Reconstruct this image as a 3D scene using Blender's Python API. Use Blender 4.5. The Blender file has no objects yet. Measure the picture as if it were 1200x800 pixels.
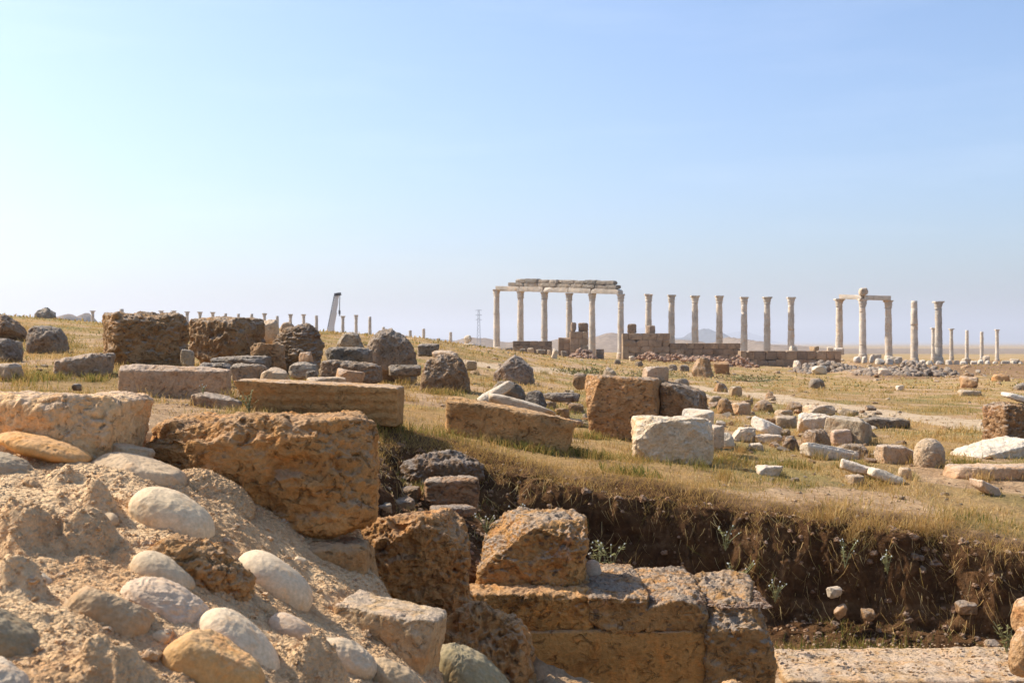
import bpy, math, random
import numpy as np

# ------------------------------------------------------------------ camera, sky, sun, exposure
scene = bpy.context.scene
COL = scene.collection
F = 1333.33                       # focal length in pixels of a 1200 px wide picture (40 mm on 36 mm)
cam_d = bpy.data.cameras.new('camera')
cam = bpy.data.objects.new('camera', cam_d)
COL.objects.link(cam)
cam_d.lens = 40
cam_d.sensor_width = 36
cam_d.clip_start = 0.05
cam_d.clip_end = 40000
cam.location = (0, 0, 0)
cam.rotation_euler = (math.radians(90), 0, 0)
cam_d.dof.use_dof = True
cam_d.dof.focus_distance = 9.5
cam_d.dof.aperture_fstop = 7.1
scene.camera = cam

SUN_EL = 45.0
SUN_AZ = -67.0                    # measured from +Y towards +X : the sun stands behind the field, to the left
world = bpy.data.worlds.new('World')
scene.world = world
world.use_nodes = True
wn = world.node_tree.nodes
wl = world.node_tree.links
for n in list(wn):
    wn.remove(n)
w_out = wn.new('ShaderNodeOutputWorld')
w_bg = wn.new('ShaderNodeBackground')
w_sky = wn.new('ShaderNodeTexSky')
w_sky.sky_type = 'NISHITA'
w_sky.sun_disc = False
w_sky.sun_elevation = math.radians(SUN_EL)
w_sky.sun_rotation = math.radians(SUN_AZ)
w_sky.altitude = 0
w_sky.air_density = 1.0
w_sky.dust_density = 2.2
w_sky.ozone_density = 6.0
w_bg.inputs['Strength'].default_value = 0.118
# thin uneven high haze in the sky
w_tc = wn.new('ShaderNodeTexCoord'); w_mp = wn.new('ShaderNodeMapping'); w_no = wn.new('ShaderNodeTexNoise'); w_mr = wn.new('ShaderNodeMapRange'); w_sc = wn.new('ShaderNodeMix')
w_mp.inputs['Scale'].default_value = (1.2, 1.2, 9.0); w_mp.inputs['Rotation'].default_value = (0.05, 0.12, 0)
w_no.inputs['Scale'].default_value = 2.6; w_no.inputs['Detail'].default_value = 7; w_no.inputs['Roughness'].default_value = 0.6
w_mr.inputs[1].default_value = 0.5; w_mr.inputs[2].default_value = 0.78; w_mr.inputs[3].default_value = 0.0; w_mr.inputs[4].default_value = 0.05
w_sc.data_type = 'RGBA'; w_sc.inputs[7].default_value = (9.0, 8.9, 9.0, 1)
wl.new(w_tc.outputs['Generated'], w_mp.inputs[0]); wl.new(w_mp.outputs[0], w_no.inputs[0]); wl.new(w_no.outputs[0], w_mr.inputs[0]); wl.new(w_mr.outputs[0], w_sc.inputs[0])
wl.new(w_sky.outputs[0], w_sc.inputs[6]); wl.new(w_sc.outputs[2], w_bg.inputs[0])
wl.new(w_bg.outputs[0], w_out.inputs[0])

sun_d = bpy.data.lights.new('sun', 'SUN')
sun_d.energy = 3.9
sun_d.angle = math.radians(0.55)
sun_d.color = (1.0, 0.94, 0.85)
sun = bpy.data.objects.new('sun', sun_d)
COL.objects.link(sun)
sun.rotation_euler = (math.radians(90 - SUN_EL), 0, math.radians(180 - SUN_AZ))
sun.location = (-20, 20, 30)

scene.view_settings.view_transform = 'Standard'
scene.view_settings.look = 'None'
scene.view_settings.exposure = 0.85
scene.view_settings.gamma = 1.0
scene.view_settings.use_curve_mapping = False

# ------------------------------------------------------------------ noise in numpy
def _h(ix, iy, iz, s):
    x = (ix.astype(np.int64) * 374761393 + iy.astype(np.int64) * 668265263 + iz.astype(np.int64) * 2147483647 + s * 974634777) & 0xFFFFFFFF
    x = ((x ^ (x >> 13)) * 1274126177) & 0xFFFFFFFF
    x = ((x ^ (x >> 16)) * 2246822519) & 0xFFFFFFFF
    return x ^ (x >> 15)

def vnoise(p, s=0):
    """gradient noise, about -1..1"""
    p = np.asarray(p, dtype=np.float64)
    f = np.floor(p)
    i = f.astype(np.int64)
    d = p - f
    w = d * d * d * (d * (d * 6 - 15) + 10)
    out = 0
    for cx in (0, 1):
        wx = w[:, 0] if cx else 1 - w[:, 0]
        for cy in (0, 1):
            wy = w[:, 1] if cy else 1 - w[:, 1]
            for cz in (0, 1):
                wz = w[:, 2] if cz else 1 - w[:, 2]
                h = _h(i[:, 0] + cx, i[:, 1] + cy, i[:, 2] + cz, s)
                gx = ((h & 1023) / 511.5) - 1
                gy = (((h >> 10) & 1023) / 511.5) - 1
                gz = (((h >> 20) & 1023) / 511.5) - 1
                out = out + wx * wy * wz * (gx * (d[:, 0] - cx) + gy * (d[:, 1] - cy) + gz * (d[:, 2] - cz))
    return out * 1.5

def fbm(p, octv=4, s=0, lac=2.03, gain=0.5):
    p = np.asarray(p, dtype=np.float64)
    a, t = 1.0, 0
    for k in range(octv):
        t = t + a * vnoise(p, s + k * 17)
        p = p * lac + 3.7
        a *= gain
    return t

def ridged(p, octv=3, s=0):
    p = np.asarray(p, dtype=np.float64)
    a, t = 1.0, 0
    for k in range(octv):
        t = t + a * (1 - 2 * np.abs(vnoise(p, s + k * 31)))
        p = p * 2.1 + 1.3
        a *= 0.5
    return t

def ss(x, a, b):
    t = np.clip((np.asarray(x, dtype=np.float64) - a) / (b - a), 0, 1)
    return t * t * (3 - 2 * t)

def P3(x, y, z=0.0):
    x = np.asarray(x, dtype=np.float64)
    return np.stack([x, np.asarray(y, dtype=np.float64) + 0 * x, np.asarray(z, dtype=np.float64) + 0 * x], 1)

# ------------------------------------------------------------------ mesh and object helpers
def mk_mesh(name, V, faces, mat=None, smooth=True, attrs=None, uvless=True):
    """faces: list of integer arrays, each (n, k)"""
    me = bpy.data.meshes.new(name)
    V = np.asarray(V, dtype=np.float32)
    if not isinstance(faces, (list, tuple)):
        faces = [faces]
    loops = np.concatenate([f.reshape(-1) for f in faces]).astype(np.int32)
    tot = np.concatenate([np.full(len(f), f.shape[1], dtype=np.int32) for f in faces])
    start = np.concatenate([[0], np.cumsum(tot)[:-1]]).astype(np.int32)
    me.vertices.add(len(V))
    me.vertices.foreach_set('co', V.reshape(-1))
    me.loops.add(len(loops))
    me.loops.foreach_set('vertex_index', loops)
    me.polygons.add(len(tot))
    me.polygons.foreach_set('loop_start', start)
    me.polygons.foreach_set('loop_total', tot)
    me.polygons.foreach_set('use_smooth', np.full(len(tot), bool(smooth)))
    if attrs:
        for k, v in attrs.items():
            a = me.attributes.new(k, 'FLOAT', 'POINT')
            a.data.foreach_set('value', np.asarray(v, dtype=np.float32))
    me.update(calc_edges=True)
    me.validate()
    if mat:
        me.materials.append(mat)
    return me

def link(name, me, loc=(0, 0, 0), parent=None, col=None):
    o = bpy.data.objects.new(name, me)
    COL.objects.link(o)
    o.location = loc
    if parent is not None:
        o.parent = parent
    if col is not None:
        o.color = (col[0], col[1], col[2], 1)
    return o

def tag(o, label=None, cat=None, group=None, kind=None):
    if label: o['label'] = label
    if cat: o['category'] = cat
    if group: o['group'] = group
    if kind: o['kind'] = kind
    return o

def empty(name, loc, label=None, cat=None, group=None):
    o = bpy.data.objects.new(name, None)
    o.empty_display_size = 0.2
    COL.objects.link(o)
    o.location = loc
    return tag(o, label, cat, group)

def grid_faces(nx, ny):
    i = np.arange(nx - 1)
    j = np.arange(ny - 1)
    I, J = np.meshgrid(i, j, indexing='ij')
    a = (I * ny + J).reshape(-1)
    return np.stack([a, a + ny, a + ny + 1, a + 1], 1)

# ------------------------------------------------------------------ materials
class NT:
    def __init__(self, name):
        self.m = bpy.data.materials.new(name)
        self.m.use_nodes = True
        self.t = self.m.node_tree
        for n in list(self.t.nodes):
            self.t.nodes.remove(n)
        self.out = self.n('ShaderNodeOutputMaterial')
    def n(self, typ, **kw):
        x = self.t.nodes.new(typ)
        for k, v in kw.items():
            setattr(x, k, v)
        return x
    def l(self, a, b):
        self.t.links.new(a, b)
    def put(self, inp, v):
        if hasattr(v, 'is_linked') or hasattr(v, 'links'):
            self.l(v, inp)
        else:
            inp.default_value = v
    def noise(self, vec, scale, detail=5, rough=0.55, dist=0.0):
        x = self.n('ShaderNodeTexNoise')
        self.l(vec, x.inputs['Vector'])
        x.inputs['Scale'].default_value = scale
        x.inputs['Detail'].default_value = detail
        x.inputs['Roughness'].default_value = rough
        x.inputs['Distortion'].default_value = dist
        return x.outputs[0]
    def voro(self, vec, scale, feature='F1'):
        x = self.n('ShaderNodeTexVoronoi', feature=feature)
        self.l(vec, x.inputs['Vector'])
        x.inputs['Scale'].default_value = scale
        return x.outputs['Distance']
    def rng(self, v, a, b, c=0.0, d=1.0, smooth=True):
        x = self.n('ShaderNodeMapRange')
        x.interpolation_type = 'SMOOTHSTEP' if smooth else 'LINEAR'
        self.put(x.inputs[0], v)
        for k, q in zip((1, 2, 3, 4), (a, b, c, d)):
            x.inputs[k].default_value = q
        return x.outputs[0]
    def math(self, op, a, b=0.0):
        x = self.n('ShaderNodeMath', operation=op)
        self.put(x.inputs[0], a)
        self.put(x.inputs[1], b)
        return x.outputs[0]
    def mix(self, f, a, b, blend='MIX'):
        x = self.n('ShaderNodeMix', data_type='RGBA', blend_type=blend)
        self.put(x.inputs[0], f)
        for inp, v in ((x.inputs[6], a), (x.inputs[7], b)):
            if isinstance(v, tuple):
                inp.default_value = (v[0], v[1], v[2], 1)
            else:
                self.l(v, inp)
        return x.outputs[2]
    def scale(self, c, v):
        x = self.n('ShaderNodeVectorMath', operation='SCALE')
        self.put(x.inputs[0], c)
        self.put(x.inputs[3], v)
        return x.outputs[0]
    def attr(self, name):
        x = self.n('ShaderNodeAttribute', attribute_name=name)
        return x.outputs['Fac']
    def bump(self, h, dist, strength=1.0, normal=None):
        x = self.n('ShaderNodeBump')
        self.l(h, x.inputs['Height'])
        x.inputs['Distance'].default_value = dist
        x.inputs['Strength'].default_value = strength
        if normal is not None:
            self.l(normal, x.inputs['Normal'])
        return x.outputs[0]
    def bsdf(self, col, rough=0.95, normal=None, spec=0.2):
        x = self.n('ShaderNodeBsdfPrincipled')
        if isinstance(col, tuple):
            x.inputs['Base Color'].default_value = (*col, 1)
        else:
            self.l(col, x.inputs['Base Color'])
        self.put(x.inputs['Roughness'], rough)
        x.inputs['Specular IOR Level'].default_value = spec
        if normal is not None:
            self.l(normal, x.inputs['Normal'])
        self.l(x.outputs[0], self.out.inputs[0])
        return x

def rock_mat(name, scale=1.0, pit=0.6, bump=0.012, patina=(0.42, 0.38, 0.33), pat=0.6, stain=0.6,
             stain_col=(0.5, 0.37, 0.26), var=(0.66, 1.22), spots=0.0, strata=1.0, tint=(1.08, 0.90, 0.68)):
    t = NT(name)
    tc = t.n('ShaderNodeTexCoord')
    oi = t.n('ShaderNodeObjectInfo')
    off = t.n('ShaderNodeVectorMath', operation='ADD')
    t.l(tc.outputs['Object'], off.inputs[0])
    t.l(t.scale(oi.outputs['Random'], 57.0) if False else t.math('MULTIPLY', oi.outputs['Random'], 57.0), off.inputs[1])
    mp = t.n('ShaderNodeMapping')
    t.l(off.outputs[0], mp.inputs['Vector'])
    mp.inputs['Scale'].default_value = (1, 1, strata)
    v = mp.outputs[0]
    n1 = t.noise(v, 2.4 * scale, 6, 0.6, 0.4)
    n2 = t.noise(v, 7.0 * scale, 8, 0.65, 0.6)
    n3 = t.noise(v, 38 * scale, 6, 0.65)
    n4 = t.noise(v, 3.9 * scale, 7, 0.7, 1.0)
    col = t.scale(oi.outputs['Color'], t.rng(n1, 0.3, 0.7, var[0], var[1], False))
    col = t.mix(1.0, col, tint, 'MULTIPLY')
    warm = t.mix(t.rng(n4, 0.5, 0.7), (1, 1, 1), (1.14, 0.95, 0.76))
    col = t.mix(1.0, col, warm, 'MULTIPLY')
    st = t.mix(1.0, col, stain_col, 'MULTIPLY')
    col = t.mix(t.math('MULTIPLY', t.rng(n2, 0.52, 0.66), stain), col, st)
    geo = t.n('ShaderNodeNewGeometry')
    sep = t.n('ShaderNodeSeparateXYZ')
    t.l(geo.outputs['Normal'], sep.inputs[0])
    up = t.rng(sep.outputs['Z'], 0.2, 0.8)
    pm = t.math('MULTIPLY', t.math('MULTIPLY', up, t.rng(n2, 0.36, 0.58)), pat)
    col = t.mix(pm, col, patina)
    if spots > 0:                                   # crusts of lichen, pale and black
        vv = t.voro(v, 16 * scale)
        col = t.mix(t.math('MULTIPLY', t.rng(t.math('ADD', vv, t.math('MULTIPLY', n2, 0.7)), 0.62, 0.5), spots), col, (0.10, 0.085, 0.07))
        col = t.mix(t.math('MULTIPLY', t.rng(n4, 0.6, 0.7), spots * 0.6), col, (0.45, 0.42, 0.37))
    col = t.scale(col, t.rng(n3, 0.3, 0.7, 0.78, 1.15, False))
    pn = t.noise(v, 13 * scale, 4, 0.6, 1.4)
    pits = t.rng(pn, 0.30, 0.43)
    h = t.math('ADD', t.math('ADD', t.math('MULTIPLY', n2, 1.0), t.math('MULTIPLY', n3, 0.55)), t.math('MULTIPLY', pits, pit))
    t.bsdf(col, 0.93, t.bump(h, bump / scale, 1.0), 0.15)
    return t.m

M = {}
M['travertine'] = rock_mat('travertine', 1.0, 0.9, 0.045, (0.52, 0.375, 0.235), 0.5, 0.5, strata=1.3, var=(0.78, 1.25), tint=(1.15, 0.92, 0.65))
M['travertine_lichen'] = rock_mat('travertine_lichen', 1.0, 0.9, 0.05, (0.43, 0.335, 0.24), 0.85, 0.5, var=(0.74, 1.22), spots=0.6, strata=1.3, tint=(1.08, 0.92, 0.72))
M['boulder'] = rock_mat('boulder_conglomerate', 1.0, 0.9, 0.06, (0.44, 0.37, 0.295), 0.65, 0.6, spots=0.4, tint=(1.02, 0.92, 0.77))
M['limestone'] = rock_mat('limestone', 1.2, 0.5, 0.036, (0.58, 0.49, 0.385), 0.5, 0.4, (0.68, 0.5, 0.34), (0.78, 1.14), spots=0.12)
M['marble'] = rock_mat('weathered_marble', 1.3, 0.35, 0.028, (0.64, 0.565, 0.46), 0.5, 0.35, (0.7, 0.55, 0.4), (0.82, 1.1), spots=0.1, tint=(1.02, 0.93, 0.80))
M['cobble'] = rock_mat('river_cobble', 2.0, 0.12, 0.004, (0.58, 0.49, 0.37), 0.15, 0.25, (0.82, 0.62, 0.42), (0.86, 1.1), tint=(1.02, 0.93, 0.80))
M['masonry'] = rock_mat('far_masonry', 0.5, 0.5, 0.02, (0.36, 0.31, 0.25), 0.4, 0.6, (0.5, 0.42, 0.34), (0.7, 1.2), tint=(1.0, 0.93, 0.84))
M['column'] = rock_mat('column_marble', 0.45, 0.2, 0.012, (0.6, 0.55, 0.48), 0.2, 0.5, (0.62, 0.53, 0.44), (0.72, 1.14), strata=1.0, tint=(0.99, 0.95, 0.88))

# ------------------------------------------------------------------ terrain
class TPS:
    def __init__(self, pts, vals, reg=1e-6):
        self.p = np.asarray(pts, float)
        n = len(self.p)
        K = self._k(self.p, self.p) + reg * np.eye(n)
        Pm = np.concatenate([np.ones((n, 1)), self.p], 1)
        A = np.zeros((n + 3, n + 3))
        A[:n, :n] = K
        A[:n, n:] = Pm
        A[n:, :n] = Pm.T
        self.c = np.linalg.solve(A, np.concatenate([np.asarray(vals, float), np.zeros(3)]))
    def _k(self, a, b):
        r2 = ((a[:, None, :] - b[None, :, :]) ** 2).sum(-1) + 1e-12
        return 0.5 * r2 * np.log(r2)
    def __call__(self, q):
        q = np.asarray(q, float)
        out = np.empty(len(q))
        n = len(self.p)
        for s in range(0, len(q), 60000):
            c = q[s:s + 60000]
            out[s:s + 60000] = self._k(c, self.p) @ self.c[:n] + self.c[n] + c @ self.c[n + 1:]
        return out

def px(u, v, Y):
    return ((u - 600) / F * Y, Y, (400 - v) / F * Y)

GP = [(-300, 505, 5.5), (0, 500, 5.5), (130, 502, 5.5), (-200, 445, 12), (0, 441, 12), (0, 416, 20), (-400, 352, 45), (0, 371, 42), (60, 374, 42), (105, 381, 40), (200, 384, 42), (300, 386, 42),
      (200, 427, 16), (150, 470, 9.5), (300, 470, 10.2), (300, 403, 28), (360, 387, 42), (420, 392, 45), (0, 371, 53), (100, 380, 53), (200, 384, 53), (300, 388, 53), (420, 394, 56), (480, 395, 50), (520, 402, 60), (400, 442, 20), (450, 482, 12),
      (470, 502, 9.5), (350, 530, 6.5), (550, 456, 18), (600, 525, 9.8), (600, 448, 24), (560, 411, 80), (650, 418, 95), (700, 440, 42), (700, 508, 13), (750, 566, 8.6),
      (840, 541, 11), (900, 590, 8.35), (900, 520, 14), (900, 462, 33), (900, 431, 85), (1000, 601, 8.2), (1200, 632, 7.9), (1200, 560, 11), (1200, 518, 15), (1200, 481, 28),
      (1200, 450, 50), (1100, 437, 80), (1200, 427, 110), (1600, 640, 8.5), (1600, 500, 22), (1600, 440, 60), (700, 420, 100), (950, 425, 105),
      (0, 408, 150), (250, 411, 160), (480, 414, 180), (600, 412, 150), (800, 414, 160), (1100, 421, 190), (1500, 425, 190), (-500, 400, 150),
      (-400, 409, 600), (300, 411, 600), (700, 413, 600), (1100, 414.5, 600), (1700, 414, 600),
      (-400, 404, 3000), (600, 405, 3000), (1700, 405, 3000), (600, 402, 9000), (-400, 402, 9000), (1700, 402, 9000),
      (600, 640, 5.0), (1000, 640, 6.5), (300, 620, 3.5)]
def gq(X, Y):
    Y = np.maximum(np.asarray(Y, float), 3.0)
    return np.stack([np.clip(np.asarray(X, float) / Y, -1.4, 1.4) * 2.2, np.log(Y)], 1)
_gp = np.array([px(*g) for g in GP])
_tps = TPS(gq(_gp[:, 0], _gp[:, 1]), _gp[:, 2] / _gp[:, 1])

RIM = [(-9, 4.9), (-3.5, 4.9), (-2.0, 5.0), (-1.2, 5.15), (-0.92, 5.6), (-0.85, 6.6), (-0.95, 7.7), (-1.15, 8.55)] + \
      [(px(u, 0, y)[0], y) for u, y in ((480, 9.0), (520, 8.85), (560, 8.6), (610, 8.62), (680, 8.5), (750, 8.42), (820, 8.4), (900, 8.33), (1000, 8.2), (1100, 8.08), (1200, 7.9), (1400, 7.7))] + [(12, 7.2), (30, 7.0)]
RIM = np.array(RIM)
def rim_dist(X, Y):
    """signed distance to the edge of the excavation, positive inside it"""
    X = np.asarray(X, float); Y = np.asarray(Y, float)
    best = np.full(X.shape, 1e9)
    for a, b in zip(RIM[:-1], RIM[1:]):
        d = b - a
        t = np.clip(((X - a[0]) * d[0] + (Y - a[1]) * d[1]) / (d @ d), 0, 1)
        best = np.minimum(best, (X - a[0] - t * d[0]) ** 2 + (Y - a[1] - t * d[1]) ** 2)
    ins = np.zeros(X.shape, bool)
    poly = np.concatenate([RIM, [(30, -30), (-9, -30)]])
    for a, b in zip(poly, np.roll(poly, -1, 0)):
        c = (a[1] > Y) != (b[1] > Y)
        with np.errstate(divide='ignore', invalid='ignore'):
            xi = (b[0] - a[0]) * (Y - a[1]) / (b[1] - a[1]) + a[0]
        ins ^= c & (X < xi)
    d = np.sqrt(best)
    return np.where(ins, d, -d)

def field_z(X, Y):
    X = np.asarray(X, float); Y = np.asarray(Y, float)
    z = _tps(gq(X, Y)) * np.maximum(Y, 3.0)
    a = np.clip(Y / 40, 0.35, 3.0)
    z = z + 0.035 * a * fbm(P3(X * 0.35, Y * 0.35), 3, 5) + 0.02 * fbm(P3(X * 2.1, Y * 2.1), 3, 9)
    u_ = 600 + X / np.maximum(Y, 3.0) * F            # the earth mound under the right hand ruins
    z = z + 0.52 * ss(u_, 950, 1015) * ss(Y + 0.6 * vnoise(P3(X * 0.3, Y * 0.3), 13) * 6, 62, 78) * (1 - ss(Y, 96, 125))
    return z

def floor_z(X, Y):
    X = np.asarray(X, float)
    z = np.interp(X, [-3, -0.6, 0.0, 0.6, 1.4, 6, 30], [-1.05, -1.12, -1.45, -1.8, -2.13, -2.18, -2.3])
    near = ss(np.asarray(Y, float), 6.3, 5.2)
    return z * (1 - near) + near * -2.25

def ground_z(X, Y):
    X = np.asarray(X, float); Y = np.asarray(Y, float)
    z = field_z(X, Y)
    m = (Y < 12) & (Y > -25) & (np.abs(X) < 29)
    if m.any():
        x, y = X[m], Y[m]
        s = rim_dist(x, y)
        k = s > -1.0
        if k.any():
            xs, ys, sk, zk = x[k], y[k], s[k], z[m][k]
            p = P3(xs * 1.0, ys * 1.0)
            wob = 0.10 * fbm(p * 2.3, 3, 21) + 0.03 * fbm(p * 7.0, 3, 22)
            sw = sk + wob
            fl = floor_z(xs, ys) + 0.05 * fbm(p * 1.7, 4, 25) + 0.018 * fbm(p * 9, 3, 26)
            t = 0.80 * ss(sw, 0.0, 0.30) + 0.20 * ss(sw, 0.12, 0.9)
            edge = ss(sk + 0.6 * wob, -0.5, 0.05) ** 1.6 * 0.09
            zz = zk * (1 - t) + np.minimum(fl, zk) * t - edge * (1 - t)
            lump = t * (1 - t) * 4
            zz = zz + lump * (0.03 * ridged(P3(xs * 5, ys * 5, zz * 5), 3, 27) + 0.02 * fbm(P3(xs * 17, ys * 17, zz * 17), 3, 28))
            tmp = z[m]; tmp[k] = zz; z[m] = tmp
    return z

def G1(x, y):
    return float(ground_z(np.array([x]), np.array([y]))[0])

_hitY = np.geomspace(7.5, 260, 2600)
def hit(u, v):
    X = (u - 600) / F * _hitY
    z = (400 - v) / F * _hitY
    g = ground_z(X, _hitY)
    k = np.nonzero(z <= g)[0]
    return float(_hitY[k[0]]) if len(k) else 260.0

# track across the field, as a plan polyline
TRACK = np.array([(px(u, v, y)[0], y) for u, v, y in [(u, v, hit(u, v)) for u, v in ((560, 428), (690, 439), (780, 449), (860, 460), (960, 474), (1060, 487), (1180, 500), (1290, 512))]])
def track_d(X, Y):
    best = np.full(np.shape(X), 1e9)
    for a, b in zip(TRACK[:-1], TRACK[1:]):
        d = b - a
        t = np.clip(((X - a[0]) * d[0] + (Y - a[1]) * d[1]) / (d @ d), 0, 1)
        best = np.minimum(best, (X - a[0] - t * d[0]) ** 2 + (Y - a[1] - t * d[1]) ** 2)
    return np.sqrt(best)

def soil_amount(X, Y):
    """0 grass .. 1 bare earth"""
    X = np.asarray(X, float); Y = np.asarray(Y, float)
    s = rim_dist(X, Y)
    bare = ss(s, -0.42, -0.05)
    tr = ss(track_d(X, Y) + 0.5 * fbm(P3(X * 1.2, Y * 1.2), 3, 41), 1.5, 0.7)
    lf = ss(X + 0.25 * Y + 0.5 * fbm(P3(X, Y), 2, 44), 0.6, -0.4) * ss(Y, 10.5, 8.5)
    patch = ss(fbm(P3(X * 0.55, Y * 0.45), 4, 43), -0.15, 0.5) * 0.95
    return np.clip(np.maximum(np.maximum(bare, lf * 0.85), np.maximum(tr, patch)), 0, 1), tr

def axis(core0, core1, step, far0, far1, grow=1.035):
    a = list(np.arange(core0, core1 + step * 0.5, step))
    s = step
    while a[-1] < far1:
        s *= grow
        a.append(a[-1] + s)
    s = step
    b = []
    x = core0
    while x > far0:
        s *= grow
        x -= s
        b.append(x)
    return np.array(b[::-1] + a)

gx = axis(-1.7, 4.3, 0.016, -9500, 9500, 1.045)
gy = axis(6.6, 9.5, 0.013, -12, 12000, 1.028)
XX, YY = np.meshgrid(gx, gy, indexing='ij')
xf, yf = XX.reshape(-1), YY.reshape(-1)
zf = ground_z(xf, yf)
soil = np.ones(len(xf)); trk_floor = np.zeros(len(xf))
nearm = (yf > 3) & (yf < 400) & (np.abs(xf) < 200)
soil[nearm], trk_floor[nearm] = soil_amount(xf[nearm], yf[nearm])
soil[yf >= 400] = 0.35
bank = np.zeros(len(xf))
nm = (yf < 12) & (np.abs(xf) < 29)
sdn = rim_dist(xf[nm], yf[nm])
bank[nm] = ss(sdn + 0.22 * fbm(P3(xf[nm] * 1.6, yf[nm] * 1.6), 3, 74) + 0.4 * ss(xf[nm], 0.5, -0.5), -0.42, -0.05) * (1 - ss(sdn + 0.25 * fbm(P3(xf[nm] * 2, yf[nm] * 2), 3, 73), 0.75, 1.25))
trk_floor[nm] = np.maximum(trk_floor[nm], ss(sdn, 0.8, 1.2))  # pale track colour put on the trench floor to bounce warm light onto fronts
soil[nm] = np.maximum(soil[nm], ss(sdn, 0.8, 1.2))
fu = 600 + xf / np.maximum(yf, 1) * F
mm = (yf > 55) & (yf < 100) & (fu > 900)
q = fbm(P3(xf[mm] * 0.25, yf[mm] * 0.25), 3, 71)
soil[mm] = np.maximum(soil[mm], ss(yf[mm] + 6 * q, 60, 66) * ss(fu[mm], 960, 1020))
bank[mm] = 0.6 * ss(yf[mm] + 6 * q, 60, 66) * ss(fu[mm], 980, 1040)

t = NT('dry_ground')
tc = t.n('ShaderNodeTexCoord')
v = tc.outputs['Object']
n1 = t.noise(v, 0.5, 6, 0.6); n2 = t.noise(v, 3.0, 8, 0.65, 0.5); n3 = t.noise(v, 24, 6, 0.7); n0 = t.noise(v, 0.06, 5, 0.6)
n5 = t.noise(v, 0.17, 6, 0.65, 0.8)
grassc = t.mix(t.rng(n2, 0.35, 0.65), (0.47, 0.295, 0.125), (0.34, 0.215, 0.095))
grassc = t.mix(t.math('MULTIPLY', t.rng(n1, 0.44, 0.62), 0.8), grassc, (0.24, 0.20, 0.07))
grassc = t.scale(grassc, t.rng(n0, 0.35, 0.65, 0.78, 1.1, False))
grassc = t.mix(t.math('MULTIPLY', t.rng(n5, 0.5, 0.66), 0.55), grassc, (0.49, 0.265, 0.095))
soilc = t.mix(t.rng(n2, 0.35, 0.65), (0.37, 0.225, 0.115), (0.51, 0.335, 0.185))
trackc = t.mix(t.rng(n2, 0.35, 0.65), (0.48, 0.335, 0.20), (0.60, 0.445, 0.28))
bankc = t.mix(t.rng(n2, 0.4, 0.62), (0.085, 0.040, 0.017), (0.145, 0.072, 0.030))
col = t.mix(t.rng(t.math('ADD', t.attr('soil'), t.math('MULTIPLY', t.math('SUBTRACT', n2, 0.5), 0.6)), 0.35, 0.7), grassc, soilc)
col = t.mix(t.rng(t.math('ADD', t.attr('track'), t.math('MULTIPLY', t.math('SUBTRACT', n2, 0.5), 0.9)), 0.3, 0.75), col, trackc)
n6 = t.noise(v, 9, 8, 0.7, 0.6); vb = t.voro(v, 17)
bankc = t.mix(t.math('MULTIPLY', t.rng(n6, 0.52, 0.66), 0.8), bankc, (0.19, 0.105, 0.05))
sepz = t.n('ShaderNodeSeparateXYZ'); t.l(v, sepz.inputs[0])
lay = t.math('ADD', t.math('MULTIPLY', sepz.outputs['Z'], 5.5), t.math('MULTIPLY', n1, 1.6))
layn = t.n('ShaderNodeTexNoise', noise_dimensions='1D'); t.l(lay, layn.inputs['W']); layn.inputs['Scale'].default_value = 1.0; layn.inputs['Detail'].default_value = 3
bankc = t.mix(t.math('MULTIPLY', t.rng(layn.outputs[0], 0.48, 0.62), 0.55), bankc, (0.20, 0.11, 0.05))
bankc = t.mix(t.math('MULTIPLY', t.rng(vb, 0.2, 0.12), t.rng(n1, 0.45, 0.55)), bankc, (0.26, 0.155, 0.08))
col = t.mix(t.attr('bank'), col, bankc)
col = t.scale(col, t.rng(n3, 0.3, 0.7, 0.68, 1.25, False))
h = t.math('ADD', t.math('ADD', t.math('MULTIPLY', n2, 1.0), t.math('MULTIPLY', n6, 0.8)), t.math('MULTIPLY', n3, 0.5))
t.bsdf(col, 1.0, t.bump(h, 0.06, 1.0), 0.05)
M['ground'] = t.m
vg = np.stack([xf, yf, zf], 1)
sd = np.full(len(xf), -9.0); sd[nm] = rim_dist(xf[nm], yf[nm])
km = (sd > -0.25) & (sd < 1.3) & (yf > 4)
q = vg[km]
amp = ss(sd[km], -0.25, 0.0) * ss(sd[km], 1.3, 0.7)
vg[km, 1] -= amp * (0.045 * fbm(q * 3.1, 4, 51, 2.03, 0.6) + 0.018 * ridged(q * 9, 3, 52) + 0.022 * fbm(q * 24, 3, 53))
vg[km, 0] += amp * (0.035 * fbm(q * 5.1, 3, 54) + 0.02 * fbm(q * 26, 2, 55))
ground = link('ground', mk_mesh('ground', vg, grid_faces(len(gx), len(gy)), M['ground'], True, {'soil': soil, 'track': trk_floor, 'bank': bank}))
tag(ground, kind='structure')

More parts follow.
